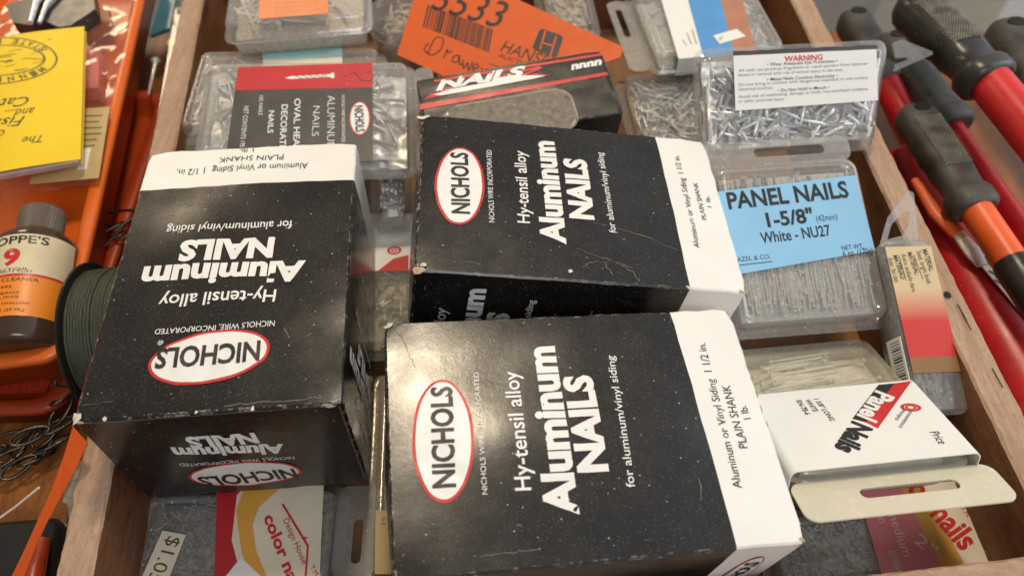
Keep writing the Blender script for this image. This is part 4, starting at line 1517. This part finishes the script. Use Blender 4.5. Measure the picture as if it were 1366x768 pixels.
# yellow booklet
FBk = f3((-60, 244, 7.0), (107, 212, 7.0), (112, 35, 7.4), 'r')
bkL, bkW = FBk.L, FBk.W
tB = thing('booklet', 'yellow booklet printed upside down with an oval seal', 'booklet', FBk, (bkL / 2, bkW / 2, -.5))
g = MB()
def wave(p):
    return (p[0], p[1], p[2] + .18 * math.sin(p[0] * .45 + .5))
nx = 60
for z0, m, dx in ((0, 'yellow', 0),):
    v = []
    for i in range(nx + 1):
        x = bkL * i / nx
        v += [(x, 0, z0), (x, bkW, z0), (x, 0, z0 - .03), (x, bkW, z0 - .03)]
    f = []
    for i in range(nx):
        a = i * 4
        f += [(a, a + 4, a + 5, a + 1), (a + 2, a + 3, a + 7, a + 6), (a, a + 2, a + 6, a + 4), (a + 1, a + 5, a + 7, a + 3)]
    f += [(0, 1, 3, 2), (nx * 4, nx * 4 + 2, nx * 4 + 3, nx * 4 + 1)]
    g.add(v, f, m)
q = lambda *x: FBk.px(*x)
c = q(0, 84)
ax = (q(78, 80)[0] - c[0], q(78, 80)[1] - c[1]); bx_ = (q(0, 116)[0] - c[0], q(0, 116)[1] - c[1])
g.ellipse(c, ax, bx_, .012, 'seal_ink', 64, .965)
sc_ = lambda v_, k: (v_[0] * k, v_[1] * k)
g.ellipse(c, sc_(ax, .80), sc_(bx_, .66), .012, 'seal_ink', 64, .95)
for k in range(26):
    t0 = rb.uniform(-.9, .9); u0 = rb.uniform(-.5, .5)
    p0 = (c[0] + ax[0] * t0 * .7 + bx_[0] * u0, c[1] + ax[1] * t0 * .7 + bx_[1] * u0)
    stroke(g, [p0, (p0[0] + rb.uniform(.1, .5), p0[1] + rb.uniform(-.1, .12)), (p0[0] + rb.uniform(.4, .8), p0[1] + rb.uniform(-.12, .1))], rb.uniform(.03, .09), 'seal_ink', .012)
def arc(word, t0, t1, up):
    for k, ch in enumerate(word):
        if ch == ' ':
            continue
        t_ = math.radians(t0 + (t1 - t0) * k / (len(word) - 1))
        pos = lambda kx, kb: np.array((c[0] + ax[0] * kx * math.cos(t_) + bx_[0] * kb * math.sin(t_), c[1] + ax[1] * kx * math.cos(t_) + bx_[1] * kb * math.sin(t_)))
        inner, outer = pos(.83, .71), pos(.95, .93)
        base, top = (inner, outer) if up else (outer, inner)
        h_ = (top - base)
        side = np.array((h_[1], -h_[0])); side = side / np.linalg.norm(side) * .17
        text(g, ch, base - side, base + side, top, 'seal_ink', bold=.02, z=.012)
arc('MINNESOTA', 35, 145, True)
arc('STATE LOTTERY', -32, -148, False)
sb = 'seal_ink'
for body, a_, b_, c_ in (('The', (62, 182), (34, 186), (62, 191)), ('Complete', (11, 176), (-60, 186), (11, 184)), ('Fishing', (36, 158), (-40, 166), (36, 170)), ('and....', (49, 146), (10, 151), (49, 156)), ('Catching', (44, 132), (-50, 140), (44, 144))):
    text(g, body, q(*a_), q(*b_), q(*c_), 'ink_black', shear=.3, z=.012)
stroke(g, [q(-10, 62), q(70, 55)], .06, 'seal_ink', .012)
g.build('cover', tB, wave)
g = MB()
g.box(.05, bkL - .1, -.10, bkW - .1, -.34, -.05, 'pink_page')
g.build('pages', tB, wave)
g = MB()
g.box(0, bkL - .05, -.02, bkW, -.42, -.36, 'yellow')
g.build('back_cover', tB, wave)

# bottle lying in the tray
a, b = at(28, 474, 4.9), at(58, 284, 6.0)
ax_ = (b - a)
FBo = Frame(a, ax_.cross(Vector((0, 0, 1))), ax_)
bl = ax_.length
k = 1.95
tBo = thing('solvent_bottle', 'small brown bottle with cream and orange label numbered 9', 'bottle', FBo, (0, 0, -1.95))
def lathe(mb, prof, m, n=40, t0=0, t1=2 * math.pi, smooth=True):
    full = abs(t1 - t0 - 2 * math.pi) < 1e-6
    ns = n if full else n + 1
    v = [(r_ * math.sin(t0 + (t1 - t0) * i / n), y, r_ * math.cos(t0 + (t1 - t0) * i / n)) for r_, y in prof for i in range(ns)]
    f = []
    for j in range(len(prof) - 1):
        for i in range(n):
            i2 = (i + 1) % ns
            f.append((j * ns + i, j * ns + i2, (j + 1) * ns + i2, (j + 1) * ns + i)[::-1])
    mb.add(v, f, m, smooth)
ys = bl * .70
g = MB()
lathe(g, [(.01, 0), (k * .8, 0), (k * .95, .08), (k, .3), (k, ys), (k * .93, ys + .35), (k * .7, ys + .75), (k * .55, ys + .95), (k * .5, ys + 1.0)], 'bottle')
g.build('body', tBo)
g = MB()
rk = k * .54
v = []
nn_ = 120
prof = [(.85, ys + .85), (1, ys + .95), (1, bl - .15), (.93, bl), (.01, bl + .02)]
v = [((rk * s_ + (.03 if i % 2 else 0) * (s_ > .95)) * math.sin(i * 2 * math.pi / nn_), y, (rk * s_ + (.03 if i % 2 else 0) * (s_ > .95)) * math.cos(i * 2 * math.pi / nn_)) for s_, y in prof for i in range(nn_)]
f = [((j * nn_ + i), ((j + 1) * nn_ + i), ((j + 1) * nn_ + (i + 1) % nn_), (j * nn_ + (i + 1) % nn_)) for j in range(len(prof) - 1) for i in range(nn_)]
g.add(v, f, 'cap')
g.build('cap', tBo)
g = MB()
lathe(g, [(k + .015, 1.15), (k + .015, 1.15 + (ys - 1.15) * .46)], 'label_orange', 30, -1.5, 1.5)
lathe(g, [(k + .015, 1.15 + (ys - 1.15) * .46), (k + .015, 1.15 + (ys - 1.15) * .49)], 'red', 30, -1.5, 1.5)
lathe(g, [(k + .015, 1.15 + (ys - 1.15) * .49), (k + .015, ys - .1)], 'cream', 30, -1.5, 1.5)
tm = MB()
yl = lambda s_: 1.15 + (ys - 1.15) * s_
for body, y_, h_, hw, m, bo in (("HOPPE'S", .86, .42, 1.5, 'ink_black', .02), ('9', .60, .85, .38, 'ink_red', .04), ('MOTOR', .53, .12, .8, 'ink_black', 0), ('PREVENTS RUST', .505, .10, 1.0, 'ink_black', 0),
                                 ('BORE CLEANER', .40, .2, 1.3, 'ink_black', 0), ('992', .32, .14, .25, 'ink_black', 0), ('CLEANS', .25, .12, .6, 'ink_black', 0), ('GUNS', .20, .12, .6, 'ink_black', 0), ('DO NOT SWALLOW', .13, .11, 1.1, 'ink_black', 0), ('2 FL OZ (59 ML)', .05, .14, .9, 'ink_black', 0)):
    text(tm, body, (-hw, yl(y_)), (hw, yl(y_)), (-hw, yl(y_) + h_), m, bold=bo, z=0)
stroke(tm, [(-1.1, yl(.70)), (1.1, yl(.70))], .05, 'ink_red', 0)
tm.v = [((k + .028) * math.sin(p[0] / k), p[1], (k + .028) * math.cos(p[0] / k)) for p in tm.v]
for (fv, mi_) in zip(tm.f, tm.mi):
    pass
b0 = len(g.v)
g.v += tm.v
for fv, mi_ in zip(tm.f, tm.mi):
    g.f.append(tuple(i + b0 for i in fv)); g.mi.append(g.mat(tm.mats[mi_])); g.sm.append(False)
g.build('paper_label', tBo)

# dark tool above the booklet, in the tray
FTo = Frame(at(15, 30, 6.6), at(128, 22, 6.6) - at(15, 30, 6.6), (0, 1, 0))
tT = thing('spray_gun', 'dark tool with a silvery lever lying above the yellow booklet', 'tool', FTo, (2, 1, -1))
g = MB()
g.card([FTo.px(*p) for p in ((9, 10), (18, 32), (45, 36), (60, 30), (80, 38), (95, 36), (128, 14), (124, -12), (70, -14), (60, -8), (30, 2))], -.8, .9, 'rubber_gloss')
g.build('body', tT)
g = MB()
g.tube([(*FTo.px(44, 36), .3), (*FTo.px(52, 10), .35), (*FTo.px(72, -12), .35)], [.16, .22, .2], 'metal_bright', 8)
g.tube([(*FTo.px(56, 36), .3), (*FTo.px(66, 12), .35), (*FTo.px(88, -12), .35)], [.12, .16, .16], 'metal_bright', 8)
g.build('lever', tT)

# toothed orange clip and red block under the film
g = MB()
FZ = Frame(FRt.o - FRt.z * 1.2, FRt.x, FRt.y)
g.card([FZ.px(*p) for p in ((110, 40), (120, 26), (150, 22), (154, 45), (118, 62))], 0, .8, 'orange_deep')
tag(g.build('clip', None, None, FZ), 'deep orange plastic clip under the crinkled film', 'clip')
g = MB()
g.card([FZ.px(*p) for p in ((100, 84), (140, 80), (140, 132), (100, 136))], 0, .9, 'red2')
tag(g.build('red_block', None, None, FZ), 'dull red block under the film beside the yellow booklet', 'block')

# dark blister pack standing between the trays and the drawer
FW = Frame(at(178, 338, 2.6), (1, .15, 0), (-.17, 1, .02))
FW.W = 26
tW = thing('tool_pack', 'dark blister pack with blue sheen squeezed between the orange tray and the drawer', 'pack', FW, (1, 8, -2.5))
wL = 2.5; wW = FW.W
g = MB()
R_ = lambda d, z: rr(d, wL - d, d, wW - d, .6, z)
g.rings([R_(0, -2.6), R_(0, -1.2), R_(.1, -.4), R_(.35, 0)], 'dark_plastic', True, True)
g.build('card', tW)
g = MB()
g.rings([R_(-.05, -1.0), R_(.05, .0), R_(.3, .45)], 'clear_thin', False, True)
g.build('blister', tW)
g = MB()
c1 = FW.px(222, 25)
g.card([(c1[0] - .8, c1[1] - 2.2), (c1[0] + .5, c1[1] - 1.6), (c1[0] + .7, c1[1] + 5), (c1[0] - .3, c1[1] + 5)], .02, .3, 'teal_plastic')
g.build('teal_handle', tW)
g = MB()
c1 = FW.px(231, 62); g.ellipse(c1, (.3, 0), (0, .35), .35, 'yellow_plastic', 16); g.box(c1[0] - .2, c1[0] + .2, c1[1] - .3, c1[1] + .3, 0, .34, 'yellow_plastic')
g.build('yellow_knob', tW)
g = MB()
c1 = FW.px(207, 90); g.tube([(c1[0], c1[1] - 3, .2), (c1[0] + .1, c1[1], .25), (c1[0] + .1, c1[1] + .3, .25)], [.08, .14, .35], 'metal', 8)
g.build('steel_pin', tW)

# wire spool
FS = Frame((-20.9, 20.0, 3.75), (.99, .10, .02), (-.1, .99, 0))
tS = thing('wire_spool', 'spool of dark green wire on the table beside the upside-down carton', 'spool', FS, (.9, 0, -3.75))
g = MB()
def disc(g, x0, x1, r_, m, r_in=.9):
    n = 56
    rg = lambda x, r__: [(x, r__ * math.cos(i * 2 * math.pi / n), r__ * math.sin(i * 2 * math.pi / n)) for i in range(n)]
    g.rings([rg(x0, r_in), rg(x0, r_ - .05), rg(x0 + .04, r_), rg(x1 - .04, r_), rg(x1, r_ - .05), rg(x1, r_in), rg(x0, r_in)][::-1], m, smooth=False)
disc(g, 0, .16, 3.75, 'spool')
g.build('flange', tS)
g = MB(); disc(g, 2.42, 2.52, 3.0, 'spool'); g.build('flange', tS)
g = MB()
turns, per = 15, 40
path = []
for i in range(turns * per):
    t_ = i * 2 * math.pi / per
    x = .20 + (2.2 * i / (turns * per))
    r_ = 3.30 + .12 * noise.noise(Vector((x * 3, t_ * .05, 1))) 
    path.append((x, r_ * math.cos(t_), r_ * math.sin(t_)))
g.tube(path, .082, 'wire', 6, up=(1, 0, 0))
disc(g, .17, 2.40, 3.27, 'wire')
g.build('winding', tS)

# chain of wire links in front of the spool
tCh = thing('chain', 'heap of twisted dark wire chain links on the table below the spool', 'chain', WORLD, tuple(at(40, 600, 0)))
def link(c, d, up, ln, wd, r_=.085):
    d, up = Vector(d).normalized(), Vector(up)
    s_ = d.cross(up).normalized()
    pts = []
    for i in range(25):
        t_ = i * 2 * math.pi / 24
        pts.append(Vector(c) + d * ln * math.cos(t_) + s_ * wd * math.sin(t_) * (1 - .25 * math.cos(t_)))
    g = MB()
    g.tube(pts, r_, 'steel', 7, False)
    g.build('link', tCh)
cp = [(-10, 628, 1.0), (10, 610, 1.2), (32, 588, 1.1), (48, 610, .8), (25, 622, .8), (62, 578, 1.3), (40, 580, 1.9), (78, 566, 1.6), (60, 598, .7), (82, 548, 2.1), (90, 528, 2.5), (15, 585, .8), (-15, 604, .8), (75, 590, 1.0), (96, 505, 2.8)]
rl = random.Random(9)
for i, p in enumerate(cp):
    c_ = at(*p)
    nx_ = at(*cp[(i + 1) % len(cp)])
    link(c_, (rl.uniform(.3, 1), rl.uniform(.2, .9), rl.uniform(-.3, .3)), (rl.uniform(-.6, .6), rl.uniform(-.6, .6), .7), .85, .32)
link(at(160, 290, 3.2), (1, .2, .1), (0, -.4, 1), 1.2, .4)
link(at(140, 318, 3.0), (.7, .8, .1), (0, -.3, 1), 1.3, .35)
link(at(172, 302, 3.1), (.6, .7, .2), (.3, -.3, 1), 1.0, .3)

# crumpled foil
g = MB()
cf = at(128, 650, .9)
n_ = 12
v = []
for j in range(n_ + 1):
    for i in range(n_):
        th, ph = math.pi * j / n_, 2 * math.pi * i / n_
        d = Vector((math.sin(th) * math.cos(ph), math.sin(th) * math.sin(ph), math.cos(th)))
        k_ = 1 + .45 * noise.noise(d * 2.6)
        v.append(cf + Vector((d.x * 1.3, d.y * 1.7, d.z * .8)) * k_)
g.add(v, [(j * n_ + i, (j + 1) * n_ + i, (j + 1) * n_ + (i + 1) % n_, j * n_ + (i + 1) % n_) for j in range(n_) for i in range(n_)], 'foil')
tag(g.build('foil_lump'), 'crumpled silvery lump beside the drawer corner', 'foil')

# orange strip and string
g = MB()
pl = [(97, 568, 8.6), (84, 612, 8.0), (70, 650, 7.4), (52, 690, 6.7), (34, 730, 6.0), (12, 775, 5.2)]
pr = [(117, 590, 8.4), (97, 632, 7.8), (80, 664, 7.2), (62, 697, 6.6), (45, 735, 5.9), (28, 780, 5.1)]
A, B = [at(*p) for p in pl], [at(*p) for p in pr]
n_ = len(A)
v = A + B + [p - Vector((0, 0, .04)) for p in A] + [p - Vector((0, 0, .04)) for p in B]
f = []
for i in range(n_ - 1):
    f += [(i, i + n_, i + n_ + 1, i + 1), (i + 2 * n_, i + 2 * n_ + 1, i + 3 * n_ + 1, i + 3 * n_), (i, i + 1, i + 2 * n_ + 1, i + 2 * n_), (i + n_, i + 3 * n_, i + 3 * n_ + 1, i + n_ + 1)]
f += [(0, 2 * n_, 3 * n_, n_), (n_ - 1, 2 * n_ - 1, 4 * n_ - 1, 3 * n_ - 1)]
g.add(v, f, 'orange_tag')
A2 = [p + Vector((-.35 * min(1, i / 2), -.1, -.5 * min(1, i / 2))) for i, p in enumerate(A)]
g.add(A2 + [p - Vector((0, 0, .03)) for p in A], [(i, i + n_, i + n_ + 1, i + 1) for i in range(n_ - 1)], 'orange_tag')
tag(g.build('orange_strip'), 'folded fluorescent orange strip hanging from the corner of the upside-down carton', 'strip')
g = MB()
g.tube([at(-20, 704, 4.5), at(20, 676, 5.6), at(52, 650, 6.8)], .05, 'string', 6)
tag(g.build('string'), 'thin white string running to the orange strip', 'string')

# dark case at the lower left corner with red handle
FDk = f3((-60, 800, 2.2), (56, 790, 2.2), (52, 690, 2.2), 'r')
tD = thing('dark_case', 'dark case on the table below the chain', 'case', FDk, (1, 1, -2.2))
g = MB()
R_ = lambda d, z: rr(d, FDk.L - d, d, FDk.W - d, .5, z)
g.rings([R_(.1, -2.2), R_(0, -2), R_(0, -.2), R_(.2, 0)], 'dark_plastic', True, True)
g.build('shell', tD)
g = MB()
g.tube([at(38, 800, 2.9), at(46, 760, 2.9), at(58, 720, 2.6)], [.45, .45, .3], 'orange_deep', 10)
tag(g.build('red_rod'), 'short dark red rod lying over the dark case', 'rod')

# ------------------------------------------------------------------ tools right of the drawer
def handle_tool(label, path, grip_r, tube_r, tube_m, grip_m='rubber', mesh_patch=True, grip_len=None, hole_=True, tail=None, flat=.85):
    """path: grip end, grip start of tube, far end of tube as (px,py,z); a moulded grip over a painted tube"""
    p0, p1, p2 = at(*path[0]), at(*path[1]), at(*path[2])
    d = (p1 - p0).normalized()
    F = Frame(p0, d.cross(Vector((0, 0, 1))), d)
    t = thing('long_handled_tool', label, 'tool', F, (0, 4, -1.2), 'long handled tools beside the drawer')
    L = (p1 - p0).length
    g = MB()
    n = 28
    prof = [(0, .30), (.012, .55), (.04, .80), (.10, .97), (.18, 1.0), (.26, .95), (.34, 1.0), (.42, .94), (.50, .99), (.58, .92), (.66, .94), (.74, .86), (.81, .84), (.85, 1.0), (.88, 1.06), (.96, 1.06), (.985, 1.0), (1.0, .86)]
    rings = []
    for s_, k_ in prof:
        ring = []
        for i in range(n):
            a_ = i * 2 * math.pi / n
            cx_, cz_ = math.cos(a_), math.sin(a_)
            # squarish section; finger waves on one side only
            q_ = 1 / (abs(cx_) ** 3 + abs(cz_) ** 3) ** (1 / 3)
            kk = k_ if cx_ > 0 else (.5 * k_ + .5 * (1 if .05 < s_ < .83 else k_))
            ring.append((cx_ * q_ * grip_r * kk, s_ * L, cz_ * q_ * grip_r * flat * k_))
        rings.append(ring)
    g.rings(rings, grip_m, True, True)
    g.build('grip', t)
    if hole_:
        g = MB()
        z_ = grip_r * flat
        ring = [(.45 * grip_r * math.cos(i * math.pi / 8), .10 * L + .30 * grip_r * math.sin(i * math.pi / 8), z_ * (.985 + .0 * i)) for i in range(16)]
        ring2 = [(p[0], p[1], p[2] + .04) for p in ring]
        g.add(ring2, [tuple(range(16))], 'hole'); g.rings([ring, ring2], 'hole')
        g.build('hang_hole', t)
    if mesh_patch:
        g = MB()
        for j in range(34):
            for i in range(11):
                x = (i - 5 + .5 * (j % 2)) * grip_r * .125
                y = L * (.20 + .46 * j / 33)
                z = grip_r * flat * (1.0)
                s_ = grip_r * .05
                g.add([(x - s_, y, z - .05), (x, y - s_, z - .05), (x + s_, y, z - .05), (x, y + s_, z - .05), (x, y, z + .05)], [(0, 1, 4), (1, 2, 4), (2, 3, 4), (3, 0, 4)], mesh_patch if isinstance(mesh_patch, str) else 'rubber_mesh')
        g.build('textured_pad', t)
    g = MB()
    a_, b_ = F.loc(p1), F.loc(p2)
    g.tube([a_ - (b_ - a_).normalized() * .4, a_.lerp(b_, .5), b_], tube_r, tube_m, 20)
    g.build('tube', t)
    if tail:
        g = MB()
        e_ = (b_ - a_).normalized()
        g.tube([b_ - e_ * .6, b_ - e_ * .2, b_ + e_ * 4], [tube_r * 1.08, tube_r * 1.12, tube_r * 1.1], tail, 20)
        g.build('collar', t)
    return t


handle_tool('large glossy black grip with ribbed pad on a thick red tube', ((1210, 2, 8.6), (1322, 112, 8.6), (1400, 207, 8.6)), 1.42, 1.1, 'red_paint', 'rubber_gloss', 'rubber_mesh')
handle_tool('worn grey-black grip on a thin red tube, second from the drawer rail', ((1182, 52, 4.0), (1272, 172, 4.0), (1380, 330, 3.4)), 1.28, .62, 'red_paint', 'rubber', False)
handle_tool('dusty black grip with diamond textured pad on an orange tube', ((1213, 146, 5.6), (1303, 282, 5.6), (1357, 362, 5.6)), 1.15, .82, 'orange_paint', 'rubber', True, tail='rubber_gloss')
handle_tool('plain black grip at the far right edge', ((1334, 34, 5.5), (1440, 195, 5.0), (1480, 245, 5.0)), 1.4, 1.1, 'red_paint', 'rubber', False)
handle_tool('grey-black grip end just beyond the drawer rail at the back', ((1134, 22, 3.6), (1185, 115, 3.6), (1235, 215, 2.6)), 1.2, .9, 'red_paint', 'rubber', False)

# red bar along the rail
g = MB()
A_ = [at(1208, 205, 2.5), at(1262, 300, 2.5), at(1320, 400, 2.5), at(1400, 540, 2.5)]
g.tube(A_, [1.2, 1.6, 1.9, 2.1], 'red_paint', 20, flat=.7)
tag(g.build('pry_bar'), 'wide red tool bar lying on the table along the right drawer rail', 'tool')
g = MB()
g.tube([at(1222, 240, 4.2), at(1250, 284, 4.2), at(1278, 312, 4.2)], [.35, .5, .5], 'orange_paint', 12, flat=.6)
t_o = g.build('brush_handle')
tag(t_o, 'thin orange handle of a paint brush beside the red handle', 'brush')
gb = MB()
gb.tube([at(1276, 310, 4.2), at(1284, 319, 4.2)], [.4, .42], 'tan_paper', 12, flat=.5)
fo = gb.build('ferrule'); fo.parent = t_o
gb = MB()
gb.tube([at(1283, 318, 4.2), at(1296, 334, 4.2), at(1310, 354, 4.1)], [.4, .5, .35], 'bristle', 12, flat=.4)
fo = gb.build('bristles'); fo.parent = t_o
g = MB()
Sg = f3((1300, 460, 3.9), (1380, 520, 3.9), (1312, 345, 3.9))
q = lambda *x: Sg.px(*x)
g.card([q(1300, 345), q(1322, 332), q(1372, 395), q(1372, 432), q(1338, 390)], 0, .06, 'cream2')
g.card([q(1308, 345), q(1320, 339), q(1346, 362), q(1340, 374)], .06, .01, 'ink_black')
for p0, p1 in (((1318, 362), (1330, 372)), ((1326, 374), (1340, 386)), ((1344, 384), (1356, 398)), ((1352, 404), (1366, 420))):
    stroke(g, [q(*p0), q((p0[0] + p1[0]) / 2 + 3, (p0[1] + p1[1]) / 2), q(*p1)], .16, 'ink_black', .066)
tag(g.build('paper_wrapper', None, None, Sg), 'cream and black printed paper wrapper under the orange tube', 'wrapper')

# white box far behind, past the table
g = MB()
c_ = at(1362, -2, -40)
g.box(c_.x - 2, c_.x + 40, c_.y, c_.y + 40, -75, -38, 'paper')
tag(g.build('white_bin'), 'white bin on the floor far behind the tools', 'bin')
